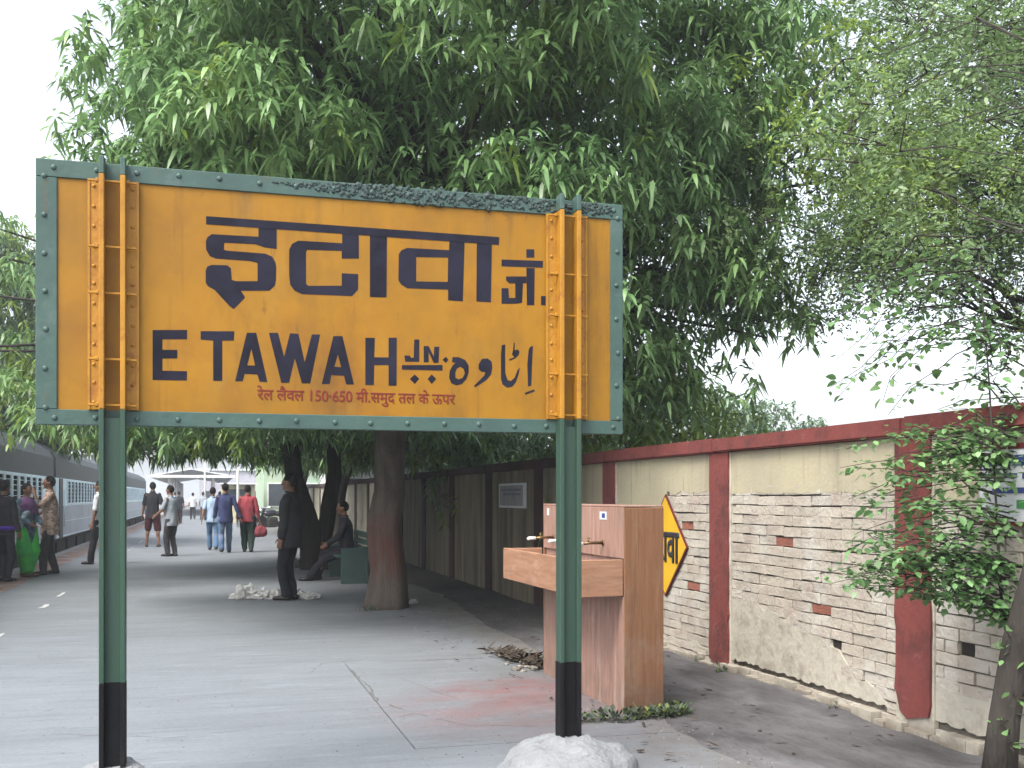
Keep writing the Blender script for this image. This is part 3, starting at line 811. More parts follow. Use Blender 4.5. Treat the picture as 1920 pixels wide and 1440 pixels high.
# ------------------------------------------------------------------ drinking fountain
M_stone = mat('pink_sandstone', (0.305, 0.180, 0.142), (0.251, 0.142, 0.103), scale=5, rough=0.6, bump=0.15, bscale=40, stretch=(6, 6, 0.5))
add_layer(M_stone, (0.183, 0.093, 0.062), 9, 0.52, 0.70, stretch=(6, 6, 0.35), amount=0.75)
add_layer(M_stone, (0.381, 0.277, 0.239), 4, 0.52, 0.72, stretch=(4, 4, 0.5), amount=0.6)
add_layer(M_stone, (0.114, 0.069, 0.054), 6, 0.55, 0.70, stretch=(2, 2, 0.6), amount=0.5)
M_stoneh = mat('sandstone_level_grain', (0.308, 0.169, 0.103), (0.246, 0.125, 0.073), scale=4, rough=0.6, bump=0.15, bscale=40, stretch=(0.8, 0.8, 8))
add_layer(M_stoneh, (0.189, 0.090, 0.050), 6, 0.52, 0.70, stretch=(0.7, 0.7, 8), amount=0.75)
add_layer(M_stoneh, (0.395, 0.259, 0.179), 5, 0.54, 0.74, stretch=(0.8, 0.8, 4), amount=0.6)
M_side = mat('shaded_brown_sandstone', (0.196, 0.094, 0.047), (0.150, 0.072, 0.036), scale=5, rough=0.6, bump=0.15, bscale=40, stretch=(7, 7, 0.45))  # browner stone, with the dimmer light on this side darkened into it
add_layer(M_side, (0.103, 0.046, 0.024), 8, 0.50, 0.68, stretch=(7, 7, 0.3), amount=0.5)
add_layer(M_side, (0.260, 0.150, 0.085), 6, 0.55, 0.72, stretch=(6, 6, 0.4), amount=0.6)
add_layer(M_stone, (0.124, 0.093, 0.071), 4, 0.30, 0.60, zmask=(0.32, 0.02), amount=0.75)
add_layer(M_side, (0.103, 0.064, 0.045), 4, 0.30, 0.60, zmask=(0.30, 0.02), amount=0.75)
add_layer(M_stoneh, (0.136, 0.088, 0.065), 7, 0.50, 0.68, zmask=(0.95, 0.80), amount=0.6)
add_layer(M_stone, (0.433, 0.372, 0.320), 7, 0.56, 0.72, stretch=(2, 2, 0.3), zmask=(0.85, 0.5), amount=0.5)
add_layer(M_side, (0.220, 0.187, 0.154), 3, 0.5, 0.72, amount=0.45)
add_layer(M_stone, (0.17, 0.13, 0.10), 2.5, 0.52, 0.70, amount=0.4)
M_brass = mat('old_brass', (0.22, 0.13, 0.05), (0.12, 0.08, 0.05), scale=30, rough=0.35, metallic=0.8)
M_ptip = mat('white_plastic', (0.72, 0.72, 0.70), None, rough=0.4)
M_steel = mat('dull_steel', (0.35, 0.35, 0.35), (0.25, 0.25, 0.25), scale=10, rough=0.4, metallic=0.7)
FX, FY = 2.62, 6.53
fountain = thing('drinking_fountain', 'pinkish sandstone clad drinking fountain with projecting basin and brass taps', 'drinking fountain', (FX, FY, 0), R(0.6))
q = MB(); q.box(0.018, 0.262, 0.018, 1.652, -0.03, 1.345); q.build('core', M_stone, fountain)
def slab_f(name, x0, x1, y0, y1, z0, z1, m, bev=0.004):
    q = MB(); q.box(x0, x1, y0, y1, z0, z1)
    return link(name, bevel_mesh(q.mesh(name, m), bev), fountain)
slab_f('front_slab', 0, 0.0175, 0.001, 0.832, -0.03, 0.764, M_stone)
slab_f('front_slab', 0, 0.0175, 0.835, 1.668, -0.03, 0.764, M_stone)
slab_f('back_splash_slab', 0, 0.0175, 0.001, 0.555, 1.012, 1.352, M_stone)
slab_f('back_splash_slab', 0, 0.0175, 0.558, 1.11, 1.012, 1.352, M_stone)
slab_f('back_splash_slab', 0, 0.0175, 1.113, 1.668, 1.012, 1.352, M_stone)
slab_f('side_slab', 0.0005, 0.28, -0.018, 0.0, -0.03, 1.350, M_side)
slab_f('side_slab', 0.0005, 0.28, 1.669, 1.688, -0.03, 1.350, M_side)
slab_f('top_slab', 0.0, 0.28, -0.017, 1.687, 1.3525, 1.366, M_stone)
slab_f('back_slab', 0.263, 0.279, 0.001, 1.668, -0.03, 1.349, M_side)
# basin: a trough of slabs
slab_f('basin_front', -0.32, -0.292, 0.0, 1.74, 0.768, 1.012, M_stoneh)
slab_f('basin_end', -0.2915, -0.0005, 0.002, 0.030, 0.768, 1.010, M_stoneh)
slab_f('basin_end', -0.2915, -0.0005, 1.708, 1.736, 0.768, 1.010, M_stoneh)
slab_f('basin_bottom', -0.2915, -0.0005, 0.031, 1.707, 0.768, 0.80, M_stoneh)
slab_f('basin_lining', -0.285, -0.002, 0.04, 1.70, 0.801, 0.86, M_steel)
for yy in (0.36, 0.90, 1.42):
    tp = MB()
    tp.tube([(0.0, yy, 1.105), (-0.09, yy, 1.105), (-0.15, yy, 1.10)], [0.011, 0.010, 0.010], 8)
    tp.tube([(-0.001, yy, 1.105), (-0.006, yy, 1.105)], 0.022, 10)
    tp.tube([(-0.11, yy, 1.105), (-0.11, yy, 1.135)], 0.007, 6)
    tp.tube([(-0.11, yy - 0.022, 1.137), (-0.11, yy + 0.022, 1.137)], 0.005, 6)
    tap = tp.build('tap', M_brass, fountain, True)
    s_ = MB(); s_.tube([(-0.15, yy, 1.10), (-0.205, yy, 1.098), (-0.215, yy, 1.088)], [0.0135, 0.0135, 0.012], 8)
    s_.build('spout', M_ptip, tap, True)
for (yy, z0, w_, h_) in [(0.36, 1.265, 0.13, 0.055), (1.56, 1.275, 0.05, 0.055)]:
    q = MB(); q.box(-0.0022, -0.0002, yy - w_ / 2, yy + w_ / 2, z0, z0 + h_)
    st = q.build('sticker', M_white, fountain)
    if w_ > .1:
        q = MB(); q.box(-0.0034, -0.0023, yy - 0.035, yy + 0.02, z0 + 0.012, z0 + 0.043); q.build('blue_emblem', M_blue, st)

# ------------------------------------------------------------------ trees
M_bark = mat('grey_brown_bark', (0.091, 0.073, 0.059), (0.052, 0.043, 0.036), scale=6, rough=0.95, bump=0.9, bscale=26, stretch=(1.6, 1.6, 0.25))
add_layer(M_bark, (0.154, 0.140, 0.119), 5, 0.58, 0.74, stretch=(1.5, 1.5, 0.5), amount=0.6)
M_bark_red = mat('bark_with_red_paint', (0.116, 0.096, 0.077), (0.066, 0.054, 0.045), scale=6, rough=0.95, bump=0.9, bscale=26, stretch=(1.6, 1.6, 0.25))
add_layer(M_bark_red, (0.131, 0.035, 0.027), 4, 0.30, 0.52, stretch=(1.5, 1.5, 0.7), sphere=((2.19, 13.5, 0.80), 0.60), amount=0.55)
add_layer(M_bark_red, (0.039, 0.033, 0.027), 5, 0.35, 0.6, zmask=(1.2, 1.5), amount=0.6)
M_bark_d = mat('dark_bark', (0.030, 0.025, 0.021), (0.046, 0.040, 0.035), scale=7, rough=0.95, bump=0.9, bscale=30, stretch=(1.6, 1.6, 0.3))
def leafmat(name, c1, c2, tr=0.3, rough=0.42):
    return mat(name, c1, c2, scale=0.9, rough=rough, spec=0.6, island=0.45, transl=tr, lo=0.38, hi=0.62)
M_leaf = leafmat('long_leaf_green', (0.125, 0.228, 0.088), (0.184, 0.305, 0.107), tr=.36, rough=.38)
M_leaf_young = leafmat('young_leaf_green', (0.20, 0.28, 0.05), (0.17, 0.26, 0.055), tr=0.45)
M_leaf_far = leafmat('far_leaf_green', (0.098, 0.177, 0.074), (0.139, 0.237, 0.096), tr=0.38)
M_leaf_fine = leafmat('fine_leaf_green', (0.114, 0.190, 0.074), (0.160, 0.241, 0.085), tr=0.45)
M_leaf_round = leafmat('round_leaf_green', (0.117, 0.233, 0.086), (0.152, 0.271, 0.101), tr=0.38)
M_leaf_pale = leafmat('pale_leaf_green', (0.11, 0.18, 0.09), (0.14, 0.21, 0.11), tr=0.4)

def unit(a): return a / np.maximum(np.linalg.norm(a, axis=1, keepdims=True), 1e-9)
class Leaves:
    def __init__(s): s.P = []; s.D = []; s.S = []; s.L = []; s.W = []; s.M = []; s.B = []
    def add(s, P, D, S, L, W, M, B):
        s.P.append(P); s.D.append(D); s.S.append(S); s.L.append(L); s.W.append(W); s.M.append(M); s.B.append(B)
    def build(s, name, mats, parent, inv=None):
        P = np.concatenate(s.P); D = unit(np.concatenate(s.D)); S = np.concatenate(s.S)
        S = unit(S - D * np.sum(S * D, axis=1, keepdims=True))
        L = np.concatenate(s.L)[:, None]; W = np.concatenate(s.W)[:, None]; M = np.concatenate(s.M); B = np.concatenate(s.B)[:, None]
        n = len(P)
        dn = np.array([[0, 0, -1.0]])
        V = np.empty((n, 6, 3))
        V[:, 0] = P
        V[:, 1] = P + D * L * .30 + S * W * .5
        V[:, 2] = P + D * L * .30 - S * W * .5
        V[:, 3] = P + D * L * .66 + S * W * .36 + dn * B * L * .12
        V[:, 4] = P + D * L * .66 - S * W * .36 + dn * B * L * .12
        V[:, 5] = P + D * L + dn * B * L * .32
        tri = np.array([[0, 2, 1], [1, 2, 3], [2, 4, 3], [3, 4, 5]])
        F = (np.arange(n)[:, None, None] * 6 + tri[None]).reshape(-1)
        me = bpy.data.meshes.new(name)
        me.vertices.add(n * 6); me.vertices.foreach_set('co', V.reshape(-1).astype(np.float32))
        me.loops.add(len(F)); me.loops.foreach_set('vertex_index', F.astype(np.int32))
        nf = n * 4
        me.polygons.add(nf); me.polygons.foreach_set('loop_start', (np.arange(nf) * 3).astype(np.int32))
        for m in mats: me.materials.append(m)
        me.polygons.foreach_set('material_index', np.repeat(M, 4).astype(np.int32))
        me.update(calc_edges=True)
        o = link(name, me, parent)
        if inv is not None: o.matrix_parent_inverse = inv
        return o

def hanging_sprays(lv, pts, k, L, W, young=0.06, spread=0.13, droop=(-1.0, 0.42)):
    """clusters of long leaves hanging from twig tips"""
    n = len(pts)
    isy = rng.random(n) < young
    P = np.repeat(pts, k, axis=0)
    az = rng.random(n * k) * 2 * np.pi
    el = rng.uniform(droop[0], droop[1], n * k)
    D = np.stack([np.cos(az) * np.cos(el), np.sin(az) * np.cos(el), np.sin(el)], 1)
    P = P + D * rng.uniform(0, .25, (n * k, 1)) * spread + np.array([0, 0, 1.0]) * rng.uniform(-0.6, 1.0, (n * k, 1)) * spread
    S = np.stack([-np.sin(az), np.cos(az), rng.uniform(-.45, .45, n * k)], 1)
    Ls = L * rng.uniform(.45, 1.3, n * k); Ws = W * rng.uniform(.75, 1.2, n * k)
    lv.add(P, D, S, Ls, Ws, np.repeat(isy.astype(int), k), rng.uniform(.7, 2.2, n * k))

def shell_points(c, r, n, low=-0.45):
    """points over the outside of a leafy clump, mostly its upper and outer side"""
    u = unit(rng.normal(size=(n * 2, 3)))
    u = u[u[:, 2] > low + .25 * rng.random(len(u))][:n]
    rad = r * (1 - 0.55 * rng.random((len(u), 1)) ** 2.2)
    return np.array(c) + u * rad * np.array([1, 1, .72])

def pinnate(lv, pts, dirs, length, nl, L, W, m=0):
    """feathery sprays: paired leaflets along a drooping stalk"""
    n = len(pts)
    d = unit(dirs)
    side = unit(np.cross(d, np.array([[0, 0, 1.0]]) + rng.normal(size=(n, 3)) * .35))
    nrm = np.cross(side, d)
    for i in range(nl):
        for s in (-1, 1):
            t = 0.12 + 0.88 * (i + rng.uniform(-.45, .45, n)) / (nl - 1)
            P = pts + d * (length * t)[:, None] + np.array([[0, 0, -1.0]]) * (length * t * t * .35)[:, None] + rng.normal(size=(n, 3)) * .012
            D = d * .45 + side * s + nrm * rng.uniform(-.5, .5, (n, 1)) + rng.normal(size=(n, 3)) * .28
            lv.add(P, D, nrm * 0 + d + rng.normal(size=(n, 3)) * .25, L * rng.uniform(.35, 1.25, n) * (1.1 - .4 * np.abs(t - .4)), np.full(n, W) * rng.uniform(.7, 1.35, n), np.full(n, m), rng.uniform(.1, .7, n))

def limb_path(a, b, sag=0.0, wob=0.15, n=6, seed=0):
    r_ = random.Random(seed); a, b = Vector(a), Vector(b); out = []
    for i in range(n + 1):
        t = i / n
        p = a.lerp(b, t) + Vector((r_.uniform(-1, 1), r_.uniform(-1, 1), r_.uniform(-.6, .6))) * wob * math.sin(math.pi * t)
        p.z += sag * math.sin(math.pi * t)
        out.append(p)
    return out
def taper(r0, r1, n): return [r0 + (r1 - r0) * (i / n) ** 0.8 for i in range(n + 1)]

def row_tree(base, label, crown_c, crown_r, n_boughs, per, k, seed, trunk_r, bark, forks, zmin, keep=None, L=.185, W=.045, leaf=None, young=.06, fill=1000, group=None, skirt=70, bough_r=(.75, 1.15), clear=None, extra=(), thin=None):
    global rng
    rng = np.random.default_rng(seed)
    t = thing('broadleaf_tree', label, 'tree', base, 0, group)
    inv = Matrix.Translation((-base[0], -base[1], -base[2]))
    def ch(mb, name, m): 
        o = mb.build(name, m, t, True); o.matrix_parent_inverse = inv; return o
    rs = random.Random(seed)
    cc = Vector(crown_c)
    ends = []
    for fi, (top, r0, r1) in enumerate(forks):
        pts = limb_path((base[0], base[1], base[2] - .06), top, wob=.10, n=10, seed=seed + fi)
        rad = []
        for i in range(11):
            tt = i / 10
            rad.append((r0 + (r1 - r0) * tt) * (1 + 0.30 * math.exp(-tt * 14)))
        ph = rs.uniform(0, 6)
        def fl(a, i, p, ph=ph): return 1 + 0.09 * math.sin(a * 5 + ph) * math.exp(-p.z * .35) + 0.05 * n3((math.cos(a) * 2, math.sin(a) * 2, p.z * 1.3), 1.6)
        q = MB(); 
        fine = []; fr = []
        for i in range(10):
            for j in range(3):
                fine.append(pts[i].lerp(pts[i + 1], j / 3)); fr.append(rad[i] + (rad[i + 1] - rad[i]) * j / 3)
        fine.append(pts[-1]); fr.append(rad[-1])
        q.tube(fine, fr, 22, flute=fl); ch(q, 'trunk', bark)
        ends.append(pts[-1])
    # boughs
    bl = []
    tries = 0
    while len(bl) < n_boughs and tries < 40000:
        tries += 1
        u = Vector((rs.gauss(0, 1), rs.gauss(0, 1), rs.gauss(0, 1))).normalized()
        rr_ = rs.uniform(.55, 1.0) ** .6
        c = Vector((cc.x + u.x * crown_r[0] * rr_, cc.y + u.y * crown_r[1] * rr_, cc.z + u.z * crown_r[2] * rr_))
        if c.z < zmin + .35: continue
        if clear and clear(c): continue
        if keep and rs.random() > keep(c): continue
        if any((c - o_[0]).length < .42 for o_ in bl): continue
        bl.append((c, rs.uniform(*bough_r)))
    for s_ in range(skirt):             # low hanging rim
        a = rs.uniform(0, 2 * math.pi); f_ = rs.uniform(.35, .98)
        c = Vector((cc.x + math.cos(a) * crown_r[0] * f_, cc.y + math.sin(a) * crown_r[1] * f_, zmin + rs.uniform(.1, .8)))
        if clear and clear(c): continue
        if keep and rs.random() > keep(c): continue
        bl.append((c, rs.uniform(.5, .8)))
    bl += [(Vector(c), r_) for c, r_ in extra]
    lv = Leaves()
    q = MB()
    for i, (c, r_) in enumerate(bl):
        pp = shell_points(c, r_, int(per * (r_ / .9) ** 2 * (thin(c) if thin else 1)))
        pp = pp[pp[:, 2] > zmin]
        if len(pp) == 0: continue
        yv = .42 if (c.x < -1.4 and c.z < 4.0) else young * (4.5 if rs.random() < .16 else .45)
        hanging_sprays(lv, pp, k, L, W, young=yv)
        if i % 3 == 0:
            e = ends[i % len(ends)]
            st = e.lerp(Vector((base[0], base[1], zmin + .3)), rs.uniform(0, .6))
            q.tube(limb_path(st, c, sag=.25, wob=.22, n=5, seed=i + seed), taper(.075, .012, 5), 6)
    ch(q, 'branches', M_bark_d)
    if fill:
        u = unit(rng.normal(size=(fill, 3))) * rng.random((fill, 1)) ** .5
        pp = np.array(crown_c) + u * np.array(crown_r) * .82
        pp = pp[pp[:, 2] > zmin + .25]
        if keep: pp = np.array([p for p in pp if rs.random() < keep(Vector(p))])
        hanging_sprays(lv, pp, k, L * 1.15, W * 1.25, young=0)
    o = stuff(lv.build('foliage', [leaf or M_leaf, M_leaf_young], t, inv))
    return t

def keep_main(c):
    k = 1.0
    if c.x > 4.0: k *= .62
    if c.x > 5.4: k *= .7
    if c.x > 4.2 and 3.4 < c.z < 5.2 and c.y > 12: k *= .55
    return k
def clear_main(c):
    if c.x < -0.25 and c.z > 6.2: return True
    if c.x < -0.75 and c.z > 4.6: return True
    if c.x > 3.3 and c.z < 2.7 and c.y < 11: return True
    return False
_r = random.Random(70)
EXTRA = [((_r.uniform(-1.0, .3), _r.uniform(11.6, 13.4), _r.uniform(4.6, 6.2)), _r.uniform(.6, .85)) for _k in range(12)]
EXTRA += [((_r.uniform(-.3, .6), _r.uniform(11.6, 13.4), _r.uniform(6.2, 7.6)), _r.uniform(.6, .85)) for _k in range(9)]
for _k in range(46):                    # the side of the crown that hangs out over the wall
    _x = _r.uniform(3.3, 6.6)
    EXTRA.append(((_x, _r.uniform(10.2, 12.6), _r.uniform(2.75 + max(0, _x - 5.6) * .9, 6.9)), _r.uniform(.55, .85)))
EXTRA += [((_r.uniform(4.8, 6.5), _r.uniform(10.2, 11.6), _r.uniform(3.0, 4.4)), _r.uniform(.5, .75)) for _k in range(14)]
EXTRA += [((_r.uniform(3.3, 5.7), _r.uniform(10.8, 13.0), _r.uniform(2.35, 3.3)), _r.uniform(.42, .68)) for _k in range(24)]
EXTRA += [((_r.uniform(4.6, 7.3), _r.uniform(10.2, 12.4), _r.uniform(4.8, 7.6)), _r.uniform(.5, .8)) for _k in range(26)]
row_tree((2.19, 13.57, 0), 'nearest big tree with red stained trunk and drooping long leaves above the name board',
         (2.35, 12.9, 6.3), (4.3, 4.0, 4.5), 150, 74, 11, 5, .27, M_bark_red,
         [((2.25, 13.3, 5.2), .218, .15)], 2.25, keep=keep_main, young=.07, fill=1700, bough_r=(.6, .95), group='trees in a row along the platform', skirt=62, clear=clear_main, extra=EXTRA, thin=lambda c: .62 if c.x > 3.4 else 1.08)
EXTRA2 = [((_r.uniform(-4.6, -1.6), _r.uniform(17.5, 21.5), _r.uniform(2.9, 3.9)), _r.uniform(.5, .7)) for _k in range(8)]
EXTRA2 += [((_r.uniform(-4.4, -1.4), _r.uniform(17.0, 19.5), _r.uniform(2.35, 3.1)), _r.uniform(.45, .65)) for _k in range(12)]
EXTRA2 += [((_r.uniform(-4.9, -2.6), _r.uniform(18.5, 21.5), _r.uniform(3.9, 6.3)), _r.uniform(.5, .7)) for _k in range(12)]
row_tree((2.02, 21.2, 0), 'second tree of the row, with a forked dark trunk behind the man in dark clothes',
         (1.75, 20.8, 5.3), (3.9, 4.0, 3.4), 90, 46, 10, 8, .2, M_bark_d,
         [((1.2, 21.1, 4.6), .21, .11), ((2.9, 21.5, 4.8), .17, .10)], 2.05, L=.22, W=.05, young=.12, fill=1500, extra=EXTRA2, group='trees in a row along the platform', skirt=70, bough_r=(.8, 1.2))
row_tree((3.3, 29.0, 0), 'third tree of the row leaning over the wall behind the second trunk',
         (4.9, 29.2, 4.9), (3.3, 3.4, 2.7), 44, 40, 9, 13, .2, M_bark_d,
         [((3.9, 29, 4.4), .16, .09)], 2.15, L=.30, W=.065, young=.08, fill=800, group='trees in a row along the platform', skirt=60, bough_r=(.9, 1.3))
row_tree((-8.2, 33.5, -1.0), 'pale leafy tree at the left edge rising behind the train',
         (-6.0, 33.5, 5.6), (2.6, 3.4, 3.2), 56, 40, 9, 17, .2, M_bark_d,
         [((-5.6, 33.5, 5.0), .16, .1)], 2.7, L=.30, W=.065, leaf=M_leaf_far, young=.22, fill=500, skirt=20, bough_r=(.8, 1.2), clear=lambda c: False)
row_tree((3.4, 44.0, 0), 'far tree leaning over the wall near the parked motorcycles',
         (5.6, 44.0, 5.2), (3.8, 4.0, 2.8), 50, 30, 8, 23, .2, M_bark_d,
         [((4.2, 44, 4.6), .18, .1)], 2.7, L=.42, W=.10, leaf=M_leaf_far, young=.06, fill=500, group='trees in a row along the platform', skirt=34, bough_r=(.9, 1.4))

# background trees behind the wall
def round_tree(base, label, c, r, nb, per, leaf, L, W, seed, group=None, young=.05, zmin=.5):
    return row_tree(base, label, c, r, nb, per, 8, seed, .12, M_bark_d, [((c[0], c[1], c[2]), .13, .07)], zmin, L=L, W=W, leaf=leaf, young=young, fill=int(nb * 6), skirt=6, group=group, bough_r=(.6, 1.0))
round_tree((13.5, 30, -.05), 'dull grey green tree beyond the wall below the main crown', (13.5, 30, 2.7), (2.8, 2.6, 2.0), 46, 40, M_leaf_far, .22, .09, 31)
round_tree((19.5, 34, -.05), 'small pale tree beyond the wall against the white sky', (19.5, 34, 2.5), (1.7, 1.7, 2.2), 26, 40, M_leaf_pale, .2, .09, 37)
round_tree((5.6, 12.6, -.05), 'bright green bush showing over the wall coping right of the board', (5.6, 12.6, 1.55), (1.0, 1.3, .95), 18, 40, M_leaf_young, .15, .045, 41, young=.4)
round_tree((5.7, 18.5, -.05), 'green bushes standing close behind the shaded part of the wall', (5.7, 19.0, 1.7), (1.2, 4.2, 1.15), 50, 50, M_leaf_far, .2, .05, 43, young=.2)

# feathery tree behind the wall
def feather_tree(base, label, boughs, trunk, seed, per, mats, L=.05, W=.019, br=.03):
    global rng
    rng = np.random.default_rng(seed); rs = random.Random(seed)
    t = thing('feathery_tree', label, 'tree', base)
    inv = Matrix.Translation((-base[0], -base[1], -base[2]))
    def ch(mb, name, m): 
        o = mb.build(name, m, t, True); o.matrix_parent_inverse = inv; return o
    q = MB()
    q.tube(trunk[0], trunk[1], 14, flute=lambda a, i, p: 1 + .08 * math.sin(a * 3 + p.z * 2) + .06 * n3((math.cos(a), math.sin(a), p.z * 3), 2)); ch(q, 'trunk', M_bark_d)
    lv = Leaves(); q = MB()
    tr = [Vector(p) for p in trunk[0]]
    for i, (c, r_) in enumerate(boughs):
        c = Vector(c)
        st = min(tr[len(tr) // 3:], key=lambda p: (p - c).length + abs(p.z - c.z + .8))
        q.tube(limb_path(st, c, sag=.2, wob=.2, n=6, seed=i), taper(br, br * .3, 6), 5)
        n = int(per * (r_ / .6) ** 2)
        u = unit(rng.normal(size=(n, 3)))
        pts = np.array(c) + u * np.array([r_, r_, r_ * .8]) * rng.random((n, 1)) ** .6
        dirs = u * np.array([1, 1, .5]) + rng.normal(size=(n, 3)) * .4 + np.array([0, 0, -.25])
        pinnate(lv, pts, dirs, rng.uniform(.16, .30, n), 7, L, W, 0 if rs.random() > .2 else 1)
        for a_ in range(0, n, 9):
            q.tube([c, Vector(pts[a_])], [.006, .003], 4, cap=False)
    ch(q, 'branches', M_bark_d)
    stuff(lv.build('foliage', mats, t, inv))
    return t
rs = random.Random(5)
bs = []
while len(bs) < 78:
    u = Vector((rs.gauss(0, 1), rs.gauss(0, 1), rs.gauss(0, 1))).normalized() * rs.uniform(.35, 1)
    c = (7.9 + u.x * 2.5, 9.9 + u.y * 1.9, 5.1 + u.z * 2.9)
    if c[2] < 3.9 and c[0] < 8.3: continue
    if c[2] < 2.2: continue
    bs.append((c, rs.uniform(.5, .85)))
feather_tree((10.0, 10.2, -.05), 'feathery leaved tree behind the wall on the right', bs,
             ([(10.0, 10.2, -.1), (9.95, 10.2, 1.5), (9.7, 10.1, 3.0), (9.2, 10.0, 4.8), (8.8, 9.9, 6.2)], [.2, .16, .13, .09, .04]), 51, 72, [M_leaf_fine, M_leaf_young], L=.062, W=.024)

# tree in front of the wall at the right edge: leaning trunk, round leafed shoots, feathery twigs overhead
NB = (3.84, 4.52, 0)
_r = random.Random(71)
nbs = []
for _k in range(26):                     # airy twigs overhead, 5.5 to 7.5 m from the camera
    _d = _r.uniform(5.6, 7.4); _u = _r.uniform(.29, .50); _v = _r.uniform(.23, .47)
    if _v < .30 and _u < .36: continue
    nbs.append(((_d * (.274 + _u * .962), _d * (.962 - _u * .274), 1.42 + _v * _d), _r.uniform(.32, .5)))
t = feather_tree(NB, 'slender leaning tree at the right edge with leafy shoots round its trunk', nbs,
    ([(3.84, 4.52, -.06), (3.86, 4.50, .3), (3.89, 4.44, .7), (3.92, 4.30, 1.15), (3.94, 4.10, 1.7), (4.0, 3.9, 2.4), (4.15, 4.0, 3.2), (4.5, 4.4, 4.0), (4.8, 4.9, 4.6)], [.088, .074, .070, .066, .062, .068, .055, .045, .03]), 61, 58, [M_leaf_fine, M_leaf_young], L=.044, W=.018, br=.006)
ninv = Matrix.Translation((-NB[0], -NB[1], 0))
rs = random.Random(12)
shoot = MB()
leaf_spots = []
def twig(path, r0, every, size, spread=.05):
    path = [Vector(p) for p in path]
    shoot.tube(path, taper(r0, r0 * .3, len(path) - 1), 5)
    for i in range(len(path) - 1):
        seg = path[i + 1] - path[i]
        n = max(1, int(seg.length / every))
        for j in range(n):
            p = path[i] + seg * ((j + rs.random()) / n)
            az = rs.uniform(0, 6.28); el = rs.uniform(-.9, .5)
            d = Vector((math.cos(az) * math.cos(el), math.sin(az) * math.cos(el), math.sin(el)))
            leaf_spots.append((p + d * rs.uniform(.2, 1) * spread, d, size * rs.uniform(.65, 1.25)))
twig([(3.90, 4.50, .62), (3.86, 4.52, .95), (3.85, 4.54, 1.4), (3.86, 4.6, 2.0), (3.88, 4.7, 2.7)], .011, .20, .05)
twig([(3.95, 4.50, .75), (4.0, 4.42, 1.1), (4.01, 4.45, 1.6), (4.02, 4.5, 2.5)], .010, .22, .05)
for k in range(66):                      # leafy side shoots reaching left
    z0 = rs.uniform(.75, 1.75)
    a = Vector((3.88 + rs.uniform(-.03, .06), 4.50 + rs.uniform(-.05, .08), z0))
    reach = rs.uniform(.25, .78)
    e = a + Vector((-reach, rs.uniform(.05, .75) * reach, rs.uniform(-.12, .24) - .1 * reach))
    if e.z < .93: e.z = .93 + rs.random() * .15
    twig(limb_path(a, e, sag=.05, wob=.05, n=5, seed=k), .005, .0135, .042, .06)
for k in range(16):                      # small shoots low on the trunk
    z0 = rs.uniform(.15, .75)
    a = Vector((3.86, 4.44, z0)); e = a + Vector((rs.uniform(-.16, .1), rs.uniform(-.14, .0), rs.uniform(-.05, .14)))
    twig([a, a.lerp(e, .5), e], .004, .05, .045)
for k in range(20):                      # loose dark leaved sprays hanging against the sky
    a = Vector((3.95 + rs.uniform(-.05, .2), 4.75 + rs.uniform(-.1, .3), rs.uniform(2.15, 2.75)))
    e = a + Vector((-rs.uniform(.25, .75), rs.uniform(.1, .55), rs.uniform(-.45, -.1)))
    twig(limb_path(a, e, sag=.1, wob=.06, n=5, seed=90 + k), .005, .032, .05)
for k in range(34):                      # leaves gathered by the wall top
    a = Vector((3.95 + rs.uniform(-.1, .15), 4.6, rs.uniform(1.6, 2.3)))
    e = a + Vector((-rs.uniform(.0, .35), rs.uniform(.0, .4), rs.uniform(-.2, .2)))
    twig(limb_path(a, e, sag=.05, wob=.05, n=4, seed=140 + k), .005, .018, .042)
o = shoot.build('shoots', M_bark_d, t, True); o.matrix_parent_inverse = ninv
def round_leaf(seed):
    r2 = random.Random(seed); q = MB()
    out = [(0, 0), (.22, .30), (.5, .40), (.78, .27), (1, 0), (.78, -.27), (.5, -.40), (.22, -.30)]
    for (x, y) in out: q.v.append((x, y * r2.uniform(.85, 1.1), abs(y) * .35 - .22 * x * x))
    q.v.append((.5, 0, -.06))
    for i in range(8): q.f.append((i, (i + 1) % 8, 8)); q.mi.append(0)
    return q.mesh('leaf', M_leaf_round, True)
RL = [round_leaf(i) for i in range(5)]
rs.shuffle(leaf_spots)
leaf_spots.sort(key=lambda l: -l[2] + (0 if l[0].z < 2.1 else .02))
rest = Leaves()
for i, (p, d, s_) in enumerate(leaf_spots):
    if i < 290:
        o = bpy.data.objects.new('leaf', RL[i % 5]); col.objects.link(o); o.parent = t; o.matrix_parent_inverse = ninv
        o.matrix_basis = Matrix.Translation(p) @ d.to_track_quat('X', 'Z').to_matrix().to_4x4() @ Matrix.Rotation(rs.uniform(-.8, .8), 4, 'X') @ Matrix.Scale(s_ * 1.1, 4)
    else:
        a = np.array([[*p]]); dd = np.array([[*d]])
        rest.add(a, dd, np.array([[-d.y, d.x, rs.uniform(-.5, .5)]]), np.array([s_]), np.array([s_ * .75]), np.array([0]), np.array([.4]))
o = stuff(rest.build('small_leaves', [M_leaf_round], t, ninv))

